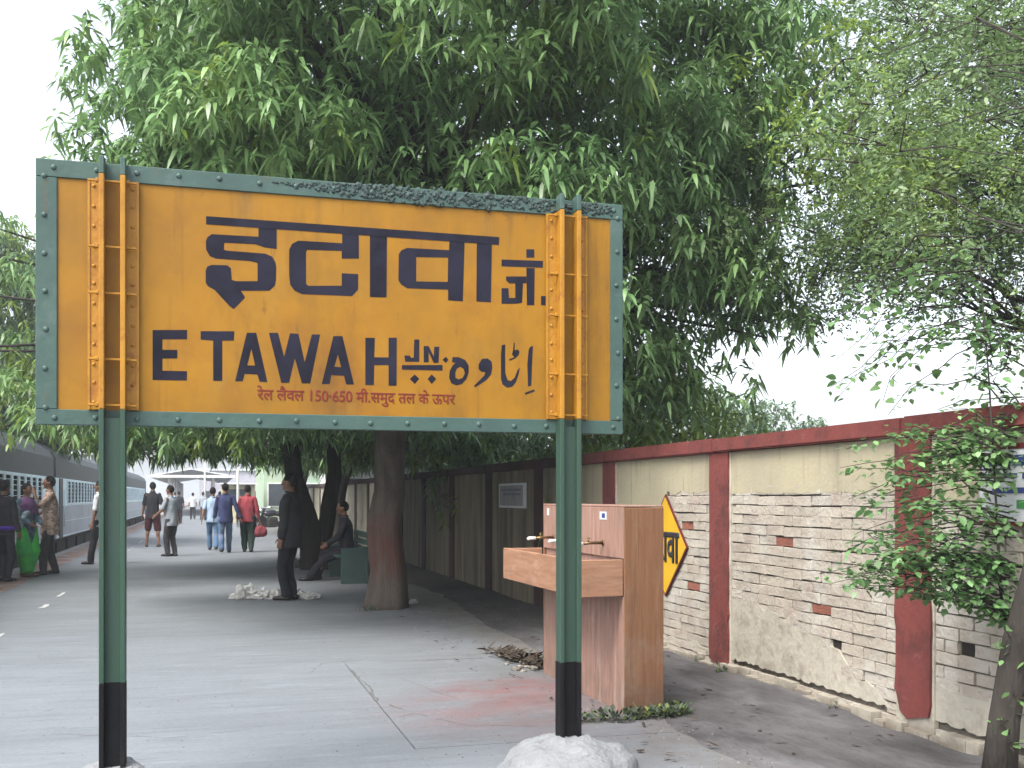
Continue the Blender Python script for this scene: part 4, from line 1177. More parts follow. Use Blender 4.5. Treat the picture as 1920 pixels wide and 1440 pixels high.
# weeds at the foot of the fountain and other ground growth
def weed_patch(name, label, spots, leaf, L, W, cat):
    global rng
    lv = Leaves()
    for (x, y, r_, n) in spots:
        a = rng.random(n) * 6.28; rad = r_ * np.sqrt(rng.random(n))
        P = np.stack([x + np.cos(a) * rad, y + np.sin(a) * rad * .5, rng.uniform(0.0, .05, n)], 1)
        az = rng.random(n) * 6.28; el = rng.uniform(.0, 1.2, n)
        D = np.stack([np.cos(az) * np.cos(el), np.sin(az) * np.cos(el), np.sin(el)], 1)
        lv.add(P, D, np.stack([-np.sin(az), np.cos(az), az * 0], 1), L * rng.uniform(.5, 1.3, n), W * rng.uniform(.6, 1.3, n), (rng.random(n) < .15).astype(int), rng.uniform(.2, 1.2, n))
    o = lv.build(name, [leaf, M_leaf_young], None)
    return tag(o, label, cat, kind='stuff')
rng = np.random.default_rng(3)
M_weed = leafmat('dusty_weed', (0.055, 0.085, 0.045), (0.075, 0.095, 0.06), tr=.2, rough=.7)
weed_patch('weeds', 'dusty green weeds along the foot of the drinking fountain', [(2.35, 6.36, .12, 60), (2.55, 6.34, .16, 130), (2.75, 6.38, .16, 150), (2.93, 6.42, .13, 120), (3.0, 6.6, .1, 50), (2.2, 6.35, .08, 30)], M_weed, .055, .024, 'weeds')
weed_patch('weeds', 'small tufts growing at the foot of the brick wall', [(3.98, 7.75, .08, 40), (4.0, 8.3, .06, 20), (3.98, 6.2, .05, 14), (3.96, 9.6, .06, 20), (1.9, 13.3, .14, 70)], M_weed, .05, .018, 'weeds')
M_dry = mat('dry_leaf_brown', (0.050, 0.035, 0.022), (0.030, 0.022, 0.018), scale=20, rough=.9, island=.4)
lv = Leaves(); n = 340
a = rng.random(n)
P = np.stack([2.55 + .30 * rng.random(n) - .12 * a, 8.45 + .95 * a + .1 * rng.normal(size=n), rng.uniform(0.0, .05, n)], 1)
az = rng.random(n) * 6.28
D = np.stack([np.cos(az), np.sin(az), rng.uniform(-.1, .5, n)], 1)
lv.add(P, D, np.stack([-np.sin(az), np.cos(az), rng.uniform(-.6, .6, n)], 1), rng.uniform(.05, .13, n), rng.uniform(.02, .05, n), np.zeros(n, int), rng.uniform(-.5, .8, n))
n = 260
P = np.stack([rng.uniform(2.0, 3.95, n), 5.2 + 14 * rng.random(n) ** 1.3, np.full(n, .012)], 1)
az = rng.random(n) * 6.28
D = np.stack([np.cos(az), np.sin(az), rng.uniform(0, .25, n)], 1)
lv.add(P, D, np.stack([-np.sin(az), np.cos(az), rng.uniform(-.3, .3, n)], 1), rng.uniform(.03, .09, n), rng.uniform(.012, .03, n), np.zeros(n, int), rng.uniform(-.3, .3, n))
tag(lv.build('fallen_leaves', [M_dry], None), 'dark dry leaves and debris lying by the fountain and along the soil strip', 'leaf litter', kind='stuff')

# ------------------------------------------------------------------ train
M_tband = mat('pale_blue_coach_paint', (0.814, 0.977, 1.031), (0.679, 0.814, 0.894), scale=2, rough=.45, stretch=(1, .3, 1))
add_layer(M_tband, (0.488, 0.515, 0.515), 5, .55, .75, stretch=(1, 1, .2), amount=.6)
M_tlow = mat('grey_coach_paint', (0.454, 0.496, 0.557), (0.371, 0.391, 0.443), scale=1.5, rough=.5, stretch=(1, .3, 1))
add_layer(M_tlow, (0.268, 0.237, 0.207), 3, .50, .72, stretch=(1, .6, .25), amount=.7)
M_troof = mat('dark_slate_coach_paint', (0.029, 0.038, 0.045), (0.040, 0.046, 0.053), scale=2, rough=.55, stretch=(1, .3, 1))
add_layer(M_troof, (0.069, 0.074, 0.079), 4, .55, .75, stretch=(1, 1, .15), amount=.6)
M_tdark = mat('dark_window_interior', (0.012, 0.014, 0.016), None, rough=.9, spec=.05)
M_under = mat('grimy_underframe', (0.022, 0.02, 0.018), (0.04, 0.035, 0.03), scale=5, rough=.9)
TX = -3.98
def lp_mesh(name, mb, m, bev=0): 
    me = mb.mesh(name, m)
    return bevel_mesh(me, bev) if bev else me
q = MB(); q.box(-.004, .002, -.33, .33, 0, .63); win_pane = q.mesh('pane', M_tdark)
q = MB()
for k in range(5): q.box(.0025, .014, -.32, .32, .08 + k * .115, .093 + k * .115)
win_bars = q.mesh('bars', M_tband)
q = MB()
q.box(.003, .034, -.40, -.33, -.04, .67); q.box(.003, .034, .33, .40, -.04, .67); q.box(.003, .030, -.33, .33, .63, .67); q.box(.003, .034, -.33, .33, -.04, 0)
win_frame = q.mesh('window', M_tband)
q = MB(); q.box(.004, .022, -.355, .355, -1.02, .66); door_me = q.mesh('door', M_troof)
q = MB(); q.tube([(.05, .41, -.7), (.05, .41, .35)], .016, 6); rail_me = q.mesh('handrail', M_tband, True)
def coach(y0, label, ln=21.6, nearest=True):
    t = thing('railway_coach', label, 'train coach', (TX, y0, 0), 0, 'coaches of the train standing at the platform')
    prof = [(0, .27), (0, 1.19)]
    q = MB(); q.box(-3.0, 0, 0, ln, .27, 1.19); q.build('lower_body', M_tlow, t)
    q = MB(); q.box(-3.0, -.002, 0, ln, 1.191, 1.95); q.build('window_band', M_tband, t)
    up = [(0, 1.951), (0, 2.46), (-.10, 2.66), (-.45, 2.88), (-1.0, 3.02), (-1.5, 3.06), (-2.0, 3.02), (-2.55, 2.88), (-2.9, 2.66), (-3.0, 2.46), (-3.0, 1.951)]
    q = MB(); q.prism(up, 'y', 0, ln); q.build('roof', M_troof, t)
    q = MB(); q.box(-2.85, -.16, .3, ln - .3, -.55, .268)
    for a in np.arange(1, ln - 1, 2.4): q.box(-.6, -.10, a, a + 1.3, -.35, .15)
    q.build('underframe', M_under, t)
    q = MB(); q.box(.001, .012, .02, ln - .02, 1.165, 1.20); q.box(.001, .010, .02, ln - .02, .72, .735); q.box(.001, .010, .02, ln - .02, .30, .33)
    stuff(q.build('body_ribs', M_tband, t))
    for yb in (2.6, ln - 2.6):
        bg_ = MB(); bg_.box(-2.6, -.3, yb - 1.4, yb + 1.4, -.75, -.50)
        bo = bg_.build('bogie', M_under, t)
        for dy in (-1.2, 1.2):
            w = MB(); w.tube([(-.45, yb + dy, -.6), (-.32, yb + dy, -.6)], .45, 20); w.build('wheel', M_under, bo, True)
    n = int((ln - 4.4) / .86)
    for i in range(n):
        f = link('window', win_frame, t, (0, 2.3 + .86 * i + .43, 1.25))
        link('pane', win_pane, f); link('bars', win_bars, f)
    for yd in (.95, ln - .95):
        d = link('door', door_me, t, (0, yd, 1.28)); link('handrail', rail_me, d)
    return t
coach(9.2, 'nearest train coach with slatted windows behind the woman in green')
coach(31.3, 'second train coach, just right of the left sign post')
coach(53.4, 'farthest train coach, small, beyond the man in shorts')
for rx in (-4.72, -6.4):
    q = MB(); q.box(rx - .035, rx + .035, -20, 150, -1.0, -.86)
    tag(q.build('rail', M_under), 'steel rail beneath the train, on the %s side' % ('platform' if rx > -5 else 'far'), 'rail')

# ------------------------------------------------------------------ far end of the platform
M_fwhite = mat('far_white_wall', (0.62, 0.62, 0.60), (0.52, 0.53, 0.52), scale=1, rough=.8)
M_fgrey = mat('far_lilac_wall', (0.40, 0.39, 0.43), (0.33, 0.33, 0.37), scale=1, rough=.8)
M_fgreen = mat('far_green_wall', (0.28, 0.38, 0.28), (0.36, 0.42, 0.30), scale=.6, rough=.8)
M_froof = mat('sheet_roof', (0.644, 0.672, 0.700), (0.532, 0.560, 0.588), scale=2, rough=.5)
M_fwin = mat('far_window', (0.05, 0.06, 0.07), None, rough=.3)
t = thing('platform_shelter', 'far platform shelter with pale pitched roof on thin posts beyond the walking people', 'shelter', (-1.2, 84, 0))
for y in np.arange(0, 44, 7.2):
    for x in (-1.6, 1.6):
        q = MB(); q.tube([(x, y, 0), (x, y, 2.95)], .09, 8); q.build('post', M_fwhite, t, True)
for s in (-1, 1):
    q = MB(); q.prism([(0, 3.55), (0, 3.47), (s * 3.1, 2.92), (s * 3.1, 3.0)], 'y', -1.5, 44); q.build('roof_sheet', M_froof, t)
q = MB(); q.box(-3.12, 3.12, -1.62, -1.52, 2.85, 3.05); q.build('fascia', M_fwhite, t)
def building(name, label, x0, x1, y0, y1, h, m, rows, colsn, cat='building', roof=M_froof):
    t = thing(name, label, cat, ((x0 + x1) / 2, y0, 0))
    w, d = (x1 - x0), (y1 - y0)
    q = MB(); q.box(-w / 2, w / 2, 0, d, -1.05, h); q.build('wall', m, t)
    q = MB(); q.box(-w / 2 - .25, w / 2 + .25, -.25, d + .25, h + .002, h + .22); q.build('roof', roof, t)
    for r_ in range(rows):
        for c in range(colsn):
            xx = -w / 2 + w * (c + .5) / colsn; zz = .9 + r_ * 3.0
            f = MB(); f.box(xx - .62, xx + .62, -.06, .0, zz - .05, zz + 1.35)
            fo = f.build('window', M_fwhite, t)
            p = MB(); p.box(xx - .55, xx + .55, -.065, -.061, zz, zz + 1.28); p.build('pane', M_fwin, fo)
    return t
building('station_building', 'far lilac grey station building closing the end of the platform', -1.0, 6.5, 133, 150, 4.6, M_fgrey, 1, 4)
building('waiting_hall', 'far pale green hall beside the wall beyond the trees', 3.1, 9.5, 63, 74, 3.4, M_fgreen, 1, 4)
building('station_block', 'far white block behind the train at the left', -12.5, -8.2, 96, 120, 5.0, M_fgrey, 2, 3)
building('whitewashed_house', 'whitewashed house beyond the wall seen between the tree trunks', 5.2, 9.5, 44, 52, 5.2, M_fwhite, 2, 3)
t = thing('platform_kiosk', 'small far cream kiosk on the platform beyond the man with the red bag', 'kiosk', (1.6, 61, 0))
q = MB(); q.box(-.9, .9, 0, 2.2, 0, 2.1); q.build('cabin', mat('kiosk_cream', (0.5, 0.46, 0.3), None, rough=.8), t)
q = MB(); q.prism([(-1.0, 2.12), (1.0, 2.12), (1.0, 2.2), (-1.0, 2.2)], 'y', -.6, 2.3); q.build('awning', M_froof, t)
q = MB(); q.box(-.7, .7, -.03, .0, 1.0, 1.85); q.build('counter_opening', M_fwin, t)
for (x, y) in ((1.35, 52), (-.2, 70)):
    t = thing('lamp_post', 'white lamp post standing ' + ('near the parked motorcycles' if x > 0 else 'by the far shelter'), 'lamp post', (x, y, 0), 0, 'lamp posts on the platform')
    q = MB(); q.tube([(0, 0, 0), (0, 0, 2.2), (0, 0, 4.6)], [.07, .06, .045], 8); q.build('pole', M_fwhite, t, True)
    q = MB(); q.tube([(0, 0, 4.55), (.35, 0, 4.75), (.75, 0, 4.78)], .025, 6); q.build('arm', M_fwhite, t, True)
    q = MB(); q.ell((.9, 0, 4.75), (.25, .09, .06), nu=10, nv=6); q.build('lamp_head', M_froof, t, True)

# motorcycles parked by the second tree row
M_black = mat('black_rubber', (0.014, 0.014, 0.015), None, rough=.7)
M_tank = mat('dark_tank_paint', (0.03, 0.03, 0.045), None, rough=.25, spec=.6)
M_chrome = mat('dull_chrome', (0.45, 0.45, 0.46), None, rough=.25, metallic=.9)
def motorcycle(x, y, rz, label):
    t = thing('motorcycle', label, 'motorcycle', (x, y, 0), rz, 'motorcycles parked on the platform')
    def torus(cy, r, tr, name, m, par):
        pts = [(0, cy + math.cos(a) * r, .30 + math.sin(a) * r) for a in np.linspace(0, 2 * math.pi, 19)]
        q = MB(); q.tube(pts, tr, 6, cap=False); return q.build(name, m, par, True)
    for cy in (-.62, .62):
        w = torus(cy, .25, .05, 'wheel', M_black, t)
        q = MB()
        for k in range(6):
            a = k * math.pi / 3; q.tube([(0, cy, .3), (0, cy + math.cos(a) * .22, .3 + math.sin(a) * .22)], .010, 4)
        q.tube([(-.06, cy, .3), (.06, cy, .3)], .05, 8); q.build('spokes', M_chrome, w)
        q = MB(); q.tube([(0, cy + math.cos(a) * .34, .3 + math.sin(a) * .34) for a in np.linspace(.5, 2.6, 8)], .045, 6); q.build('mudguard', M_tank, t, True)
    q = MB(); q.ell((0, .14, .80), (.13, .27, .12), nu=12, nv=8); q.build('fuel_tank', M_tank, t, True)
    q = MB(); q.ell((0, -.32, .78), (.13, .36, .07), nu=12, nv=8); q.build('seat', M_black, t, True)
    q = MB(); q.box(-.12, .12, -.12, .25, .28, .60); link('engine', bevel_mesh(q.mesh('engine', M_under), .03), t)
    q = MB(); q.tube([(0, .62, .3), (0, .42, .92), (0, .40, 1.0)], .03, 6); q.tube([(0, .42, .8), (0, -.5, .68)], .025, 6); q.tube([(0, -.62, .3), (0, -.1, .42)], .03, 6); q.tube([(0, -.62, .32), (0, -.5, .72)], .02, 6); q.build('frame', M_under, t, True)
    q = MB(); q.tube([(-.36, .28, 1.06), (-.12, .40, 1.0), (.12, .40, 1.0), (.36, .28, 1.06)], .016, 6); q.build('handlebar', M_chrome, t, True)
    q = MB(); q.ell((0, .52, .90), (.10, .08, .10), nu=10, nv=8); q.build('headlight', M_chrome, t, True)
    q = MB(); q.tube([(.14, .1, .3), (.15, -.75, .34)], [.03, .045], 8); q.build('exhaust', M_chrome, t, True)
for i, (x, y, rz, lb) in enumerate([(2.35, 41.2, .5, 'nearest dark motorcycle parked past the man with the red bag'), (2.5, 43.0, .35, 'second dark motorcycle parked beside the nearest one'), (2.6, 44.9, .45, 'farthest motorcycle of the three parked on the platform')]):
    motorcycle(x, y, rz + math.pi / 2, lb)

# ------------------------------------------------------------------ bench
M_bench = mat('dark_green_bench_paint', (0.035, 0.075, 0.065), (0.05, 0.085, 0.075), scale=4, rough=.6, bump=.15)
t = thing('bench', 'dark green concrete bench beside the big tree with a seated person', 'bench', (2.28, 17.45, 0))
for y in (0, 1.62):
    q = MB(); q.prism([(-.19, 0), (.22, 0), (.22, .60), (-.19, .57)], 'y', y, y + .09); link('side_panel', bevel_mesh(q.mesh('side_panel', M_bench), .01), t)
for k in range(4):
    q = MB(); q.box(-.24 + k * .105, -.14 + k * .105, .0905, 1.6195, .42, .455); link('seat_slat', bevel_mesh(q.mesh('seat_slat', M_bench), .006), t)
for k in range(3):
    q = MB(); q.box(.225, .255, 0, 1.71, .50 + k * .12, .60 + k * .12); link('back_slat', bevel_mesh(q.mesh('back_slat', M_bench), .006), t)
for y in (.03, 1.65):
    q = MB(); q.box(.2555, .295, y, y + .05, 0, .84); q.build('back_post', M_bench, t)

# ------------------------------------------------------------------ people
def fabric(name, c, c2=None, scale=9, **k): return mat(name, c, c2, scale=scale, rough=.9, bump=.25, bscale=90, spec=.15, **k)
M_skin = mat('brown_skin', (0.20, 0.105, 0.065), (0.165, 0.085, 0.052), scale=14, rough=.55, spec=.35)
M_hair = mat('black_hair', (0.010, 0.009, 0.009), (0.018, 0.016, 0.015), scale=60, rough=.85, spec=.08, stretch=(1, 1, .2))
M_eye = mat('eye_white', (0.5, 0.48, 0.45), None, rough=.2)
M_lip = mat('lips', (0.16, 0.06, 0.05), None, rough=.5)
M_shoe = mat('dark_shoe_leather', (0.02, 0.017, 0.015), None, rough=.4)
M_sandal = mat('brown_sandal', (0.09, 0.05, 0.03), None, rough=.6)

def remesh(mb, name, mats, voxel, parent, smooth=4, dec=0.5, folds=0.0, fs=9.0, extra=None):
    me = mb.mesh(name + '_raw', mats if not isinstance(mats, (list, tuple)) else mats[0])
    o = bpy.data.objects.new('raw', me); col.objects.link(o)
    m = o.modifiers.new('r', 'REMESH'); m.mode = 'VOXEL'; m.voxel_size = voxel; m.use_smooth_shade = True
    s = o.modifiers.new('s', 'SMOOTH'); s.iterations = smooth; s.factor = .5
    if dec < 1:
        d = o.modifiers.new('d', 'DECIMATE'); d.ratio = dec
    dg = bpy.context.evaluated_depsgraph_get()
    new = bpy.data.meshes.new_from_object(o.evaluated_get(dg))
    bpy.data.objects.remove(o); bpy.data.meshes.remove(me)
    new.name = name
    if folds:
        for v in new.vertices:
            a = n3((v.co.x * 1.4, v.co.y * 1.4, v.co.z * .8), fs)
            v.co += v.normal * (a * folds)
    if extra:                     # eyes and lips kept crisp
        import bmesh
        bm = bmesh.new(); bm.from_mesh(new)
        for (emb, mi) in extra:
            b0 = [bm.verts.new(p) for p in emb.v]
            for f in emb.f:
                fc = bm.faces.new([b0[i] for i in f]); fc.material_index = mi; fc.smooth = True
        bm.to_mesh(new); bm.free()
        new.materials.clear()
        for x in mats: new.materials.append(x)
    new.polygons.foreach_set('use_smooth', [True] * len(new.polygons))
    return link(name, new, parent)

def ik(a, b, l1, l2, pole):
    a, b, pole = Vector(a), Vector(b), Vector(pole)
    d = b - a; L = min(d.length, (l1 + l2) * .999); u = d.normalized()
    x = (l1 * l1 - l2 * l2 + L * L) / (2 * L); h = math.sqrt(max(l1 * l1 - x * x, 1e-6))
    p = (pole - u * pole.dot(u)).normalized()
    return a + u * x + p * h, a + u * L

def person(label, x, y, face, H=1.70, feet=((-.1, .02, 0), (.1, -.02, 0)), hands=((-.27, .05, .80), (.27, .05, .80)), hip=None, lean=0.0, side=0.0,
           top=None, bottom=None, sleeve='short', trousers='long', shoe=None, hair='short', head_yaw=0.0, head_pitch=0.0, female=False, res=.0095, group=None, coat=False,
           top_len=.80, feet_yaw=(.12, -.12), stout=1.0, hair_mat=None, elbow=(0, -1, -.3), tunic=None, scarf=None):
    """a standing, walking or sitting figure; local +Y is forward, +X is its right"""
    k = H / 1.70
    t = thing('person', label, 'person', (x, y, 0), math.atan2(-math.sin(face), math.cos(face)) if False else face, group)
    hz = hip[2] if hip else .885
    hy = hip[1] if hip else 0.0
    pel = Vector((side * -.2, hy, hz))
    Ml = Matrix.Rotation(-lean, 3, 'X')
    def sp(z, yo=0, xo=0): return pel + Ml @ Vector((xo, yo, z))
    sw = .155 if female else .172
    sh = [sp(.515, -.01, -sw), sp(.515, -.01, sw)]
    hipj = [pel + Vector((-.088, 0, .0)), pel + Vector((.088, 0, 0))]
    ank = [Vector((f[0], f[1], f[2] + .075)) for f in feet]
    kn = []
    for i in (0, 1):
        kp, e = ik(hipj[i], ank[i], .425, .40, (0.08 * (1 if i else -1), 1, .25)); kn.append(kp); ank[i] = e
    el, wr = [], []
    for i in (0, 1):
        e, w = ik(sh[i], hands[i], .285, .25, (elbow[0] + (.5 if i else -.5), elbow[1], elbow[2])); el.append(e); wr.append(w)
    def S(v): return Vector(v) * k
    B = MB()
    # trunk
    w_ = stout
    rings = [(-.10, .085, .075), (-.03, .155 * w_, .105 * w_), (.06, .160 * w_, .11 * w_), (.17, .138 * w_, .098 * w_), (.30, .152 * w_, .108 * w_), (.42, .168, .105), (.50, .165, .082), (.555, .10, .065), (.60, .058, .058), (.66, .052, .055)]
    if female: rings[1] = (-.03, .165, .11); rings[3] = (.17, .12, .09)
    B.loft([(S(sp(z)), rx * k, ry * k, Ml) for z, rx, ry in rings], 18)
    def cap(a, b, r0, r1, mb=B, n=5):
        a, b = Vector(a), Vector(b)
        mb.tube([S(a.lerp(b, i / n)) for i in range(n + 1)], [(r0 + (r1 - r0) * i / n) * k for i in range(n + 1)], 12)
        mb.ell(S(a), (r0 * k,) * 3, nu=10, nv=8); mb.ell(S(b), (r1 * k,) * 3, nu=10, nv=8)
    for i in (0, 1):
        cap(sh[i], el[i], .052, .041); cap(el[i], wr[i], .041, .027)
        cap(hipj[i], kn[i], .088, .056); cap(kn[i], ank[i], .054, .036)
        calf = kn[i].lerp(ank[i], .3) + Vector((0, -.012, 0)); B.ell(S(calf), (.052 * k, .055 * k, .10 * k), nu=10, nv=8)
        # foot
        fy = feet_yaw[i]; fd = Vector((math.sin(-fy), math.cos(fy), 0))
        heel = ank[i] + Vector((0, 0, -.045)) - fd * .03; toe = ank[i] + Vector((0, 0, -.055)) + fd * .15
        cap(heel, toe, .032, .022)
        # hand: palm, four fingers of different length, thumb at the side
        fd_ = (wr[i] - el[i]).normalized()
        inw = Vector((1 if i == 0 else -1, 0, 0)); inw = (inw - fd_ * inw.dot(fd_)).normalized()
        acr = fd_.cross(inw).normalized()           # across the palm
        if acr.y < 0: acr = -acr
        pc = wr[i] + fd_ * .052
        Mx = Matrix((acr, inw, fd_)).transposed()
        B.ell(S(pc), (.040 * k, .016 * k, .055 * k), rot=Mx, nu=10, nv=8)
        for j, (off, ln) in enumerate([(.030, .070), (.010, .080), (-.011, .074), (-.030, .058)]):
            r0 = wr[i] + fd_ * .092 + acr * off
            m1 = r0 + fd_ * ln * .5 + inw * .006; tip = m1 + fd_ * ln * .4 + inw * .022
            cap(r0, m1, .0092, .0085, n=2); cap(m1, tip, .0085, .0070, n=2)
        th0 = wr[i] + fd_ * .03 + acr * .034; th1 = th0 + acr * .026 + fd_ * .030 + inw * .008; th2 = th1 + fd_ * .032 + acr * .006 + inw * .008
        cap(th0, th1, .0115, .010, n=2); cap(th1, th2, .010, .008, n=2)
    # head
    Mh = Ml @ Matrix.Rotation(head_yaw, 3, 'Z') @ Matrix.Rotation(-head_pitch, 3, 'X')
    hc = sp(.735, .018)
    def hd(v): return S(hc + Mh @ Vector(v))
    def shape(v):
        v = v.copy()
        if v.z < -.1: v.x *= 1 - .22 * min(1, -v.z); v.y = v.y * (1 - .10 * -v.z) + (.05 * -v.z)
        return v
    B.ell(S(hc), (.074 * k, .094 * k, .112 * k), rot=Mh, nu=18, nv=14, fn=shape)
    def hcap(a, b, r0, r1, n=2):
        B.tube([hd(Vector(a).lerp(Vector(b), i / n)) for i in range(n + 1)], [(r0 + (r1 - r0) * i / n) * k for i in range(n + 1)], 8)
    hcap((0, .086, .012), (0, .108, -.026), .008, .014); B.ell(hd((0, .104, -.028)), (.016 * k, .012 * k, .010 * k), rot=Mh, nu=8, nv=6)   # nose
    B.ell(hd((0, .080, -.088)), (.024 * k, .020 * k, .016 * k), rot=Mh, nu=8, nv=6)                                                             # chin
    for s in (-1, 1):
        B.ell(hd((s * .076, -.008, -.004)), (.010 * k, .020 * k, .030 * k), rot=Mh, nu=8, nv=6)                                                 # ears
        B.ell(hd((s * .032, .083, .022)), (.022 * k, .010 * k, .008 * k), rot=Mh, nu=8, nv=6)                                                   # brows
    ex = []
    for s in (-1, 1):
        e = MB(); e.ell(hd((s * .031, .0865, .004)), (.012 * k, .006 * k, .006 * k), rot=Mh, nu=8, nv=6); ex.append((e, 1))
        e = MB(); e.ell(hd((s * .031, .0915, .004)), (.005 * k, .003 * k, .005 * k), rot=Mh, nu=8, nv=6); ex.append((e, 2))
    e = MB(); e.ell(hd((0, .0945, -.054)), (.024 * k, .006 * k, .007 * k), rot=Mh, nu=8, nv=6); ex.append((e, 3))
    remesh(B, 'body', [M_skin, M_eye, M_hair, M_lip], res, t, smooth=2, dec=.5, extra=ex)
    # hair
    Hh = MB()
    big = .012 if hair == 'short' else .018
    Hh.ell(hd((0, -.016, .022)), ((.074 + big) * k, (.090 + big) * k, (.098 + big) * k), rot=Mh, nu=16, nv=12, fn=lambda v: Vector((v.x, v.y if v.y < .62 else .62 + (v.y - .62) * .3, max(v.z, -.75 if v.y < 0 else -.02 - .0 * v.y))))
    if hair == 'bun': Hh.ell(hd((0, -.115, -.02)), (.045 * k, .042 * k, .045 * k), rot=Mh, nu=10, nv=8)
    remesh(Hh, 'hair', hair_mat or M_hair, .011, t, smooth=2, dec=.6, folds=.006, fs=26)
    # upper garment
    if top:
        T = MB(); g = .018 if not coat else .032
        tl = pel.z - top_len
        zs = [(-tl, .172 * w_ + g * .6, .122 * w_ + g), (-tl * .4, .170 * w_ + g * .7, .122 * w_ + g), (.06, .160 * w_ + g, .112 * w_ + g), (.17, .148 * w_ + g, .108 * w_ + g), (.30, .155 * w_ + g, .110 * w_ + g), (.42, .172 + g * .6, .105 + g), (.50, .176 + g * .4, .084 + g), (.545, .130, .078), (.585, .070, .068)]
        T.loft([(S(sp(z)), rx * k, ry * k, Ml) for z, rx, ry in zs], 18)
        for i in (0, 1):
            cap(sh[i], el[i].lerp(sh[i], .0 if sleeve == 'long' else .12), .055 + g * .2, .050 + g * .3, T)
            if sleeve == 'long': cap(el[i], el[i].lerp(wr[i], .93), .054 + g * .3, .040 + g * .3, T)
            elif sleeve == 'half': pass
        remesh(T, 'coat' if coat else 'tunic' if tunic else 'shirt', top, .012, t, smooth=3, dec=.6, folds=.016, fs=8)
        if sleeve == 'short': pass
        # collar
        Cc_ = MB(); Cc_.tube([S(sp(.60) + Ml @ Vector((math.cos(a) * .064, math.sin(a) * .066 , .008 * math.sin(a)))) for a in np.linspace(0, 2 * math.pi, 17)], .013 * k, 6, cap=False)
        if not female: Cc_.build('collar', top, t, True)
    if bottom:
        P = MB()
        P.loft([(S(sp(z)), rx * k, ry * k, Ml) for z, rx, ry in [(-.12, .10, .09), (-.05, .168 * w_, .122 * w_), (.04, .170 * w_, .120 * w_), (.11, .160 * w_, .114 * w_)]], 18)
        for i in (0, 1):
            if female and i == 0: P.loft([(S(Vector((0, hy, z))), rx * k, ry * k) for z, rx, ry in [(.86, .18, .13), (.6, .205, .15), (.35, .185, .14), (.18, .145, .11), (.10, .12, .10)]], 18)
            if trousers == 'shorts': cap(hipj[i], hipj[i].lerp(kn[i], .93), .106, .098, P)
            elif trousers == 'loose': cap(hipj[i], kn[i], .125, .122 if female else .100, P); cap(kn[i], kn[i].lerp(ank[i], .93), .118 if female else .10, .070, P)
            else: cap(hipj[i], kn[i], .102, .076, P); cap(kn[i], kn[i].lerp(ank[i], .97), .076, .064, P)
        remesh(P, 'shorts' if trousers == 'shorts' else 'trousers', bottom, .012, t, smooth=3, dec=.6, folds=.015, fs=8)
    for i in (0, 1):
        fy = feet_yaw[i]; fd = Vector((math.sin(-fy), math.cos(fy), 0))
        F = MB(); a = ank[i]
        c0 = a + Vector((0, 0, -.040)) - fd * .035; c1 = a + Vector((0, 0, -.048)) + fd * .165
        F.ell(S(c0 + Vector((0, 0, .004))), (.042 * k, .045 * k, .040 * k), nu=10, nv=8)
        F.tube([S(c0), S(c0.lerp(c1, .5)), S(c1)], [.041 * k, .043 * k, .028 * k], 10)
        F.ell(S(c1 - fd * .01), (.036 * k, .040 * k, .026 * k), nu=10, nv=8)
        F.v = [(p[0], p[1], max(p[2], (feet[i][2] + .002) * k)) for p in F.v]
        F.build('shoe', shoe or M_shoe, t, True)
    t['k'] = k
    return t, dict(S=S, sp=sp, wr=wr, el=el, sh=sh, Ml=Ml, pel=pel, k=k, hd=hd)

def face_to(dx, dy): return math.atan2(-dx, dy)

# man in a patterned shirt talking to the woman
M_pat = fabric('patterned_brown_shirt', (0.486, 0.365, 0.297), (0.270, 0.176, 0.149), scale=16, lo=.44, hi=.54)
add_layer(M_pat, (0.743, 0.621, 0.540), 22, .56, .62, amount=.9)
M_dtrous = fabric('dark_grey_trousers', (0.035, 0.032, 0.034), (0.05, 0.045, 0.048))
person('man in a brown patterned shirt and dark trousers facing the woman at the train', -2.80, 21.2, face_to(-1, -.25), H=1.76, feet=((-.12, .12, 0), (.12, -.10, 0)),
       hands=((-.10, .26, 1.42), (.20, .27, 1.02)), top=M_pat, bottom=M_dtrous, sleeve='short', top_len=.70, stout=1.12, elbow=(0, -.4, -1))
# woman in green
M_wgreen = fabric('bright_green_cloth', (0.062, 0.575, 0.056), (0.050, 0.375, 0.100), scale=7)
M_wtop = fabric('teal_print_tunic', (0.035, 0.10, 0.12), (0.13, 0.17, 0.24), scale=14, lo=.45, hi=.56)
M_scarf = fabric('purple_scarf', (0.12, 0.05, 0.15), (0.20, 0.10, 0.22), scale=8)
M_shawl = fabric('pale_grey_shawl', (0.36, 0.42, 0.48), (0.20, 0.26, 0.32), scale=12)
t, d = person('woman in bright green trousers with a purple scarf and teal tunic beside the train', -3.12, 20.7, face_to(.75, -.65), H=1.62, female=True, hair='bun',
       feet=((-.06, .02, 0), (.06, -.02, 0)), hands=((-.16, .22, .98), (.14, .25, 1.0)), top=M_wtop, bottom=M_wgreen, trousers='loose', sleeve='long', top_len=.58, tunic=True, shoe=M_sandal, stout=1.08, elbow=(0, -.8, -.6))
S, sp_ = d['S'], d['sp']
q = MB()
for (a, b, r_) in [((-.20, .04, .52), (.17, .13, .25), .055), ((.17, .13, .25), (.20, .05, .05), .05), ((-.20, .04, .52), (-.10, -.12, .45), .05), ((-.10, -.12, .45), (.15, -.12, .20), .05)]:
    A_, B_ = Vector(a), Vector(b)
    q.tube([S(sp_(A_.lerp(B_, i / 4).z, A_.lerp(B_, i / 4).y, A_.lerp(B_, i / 4).x)) for i in range(5)], r_, 8)
remesh(q, 'shawl', M_shawl, .013, t, smooth=3, dec=.6, folds=.016, fs=11)
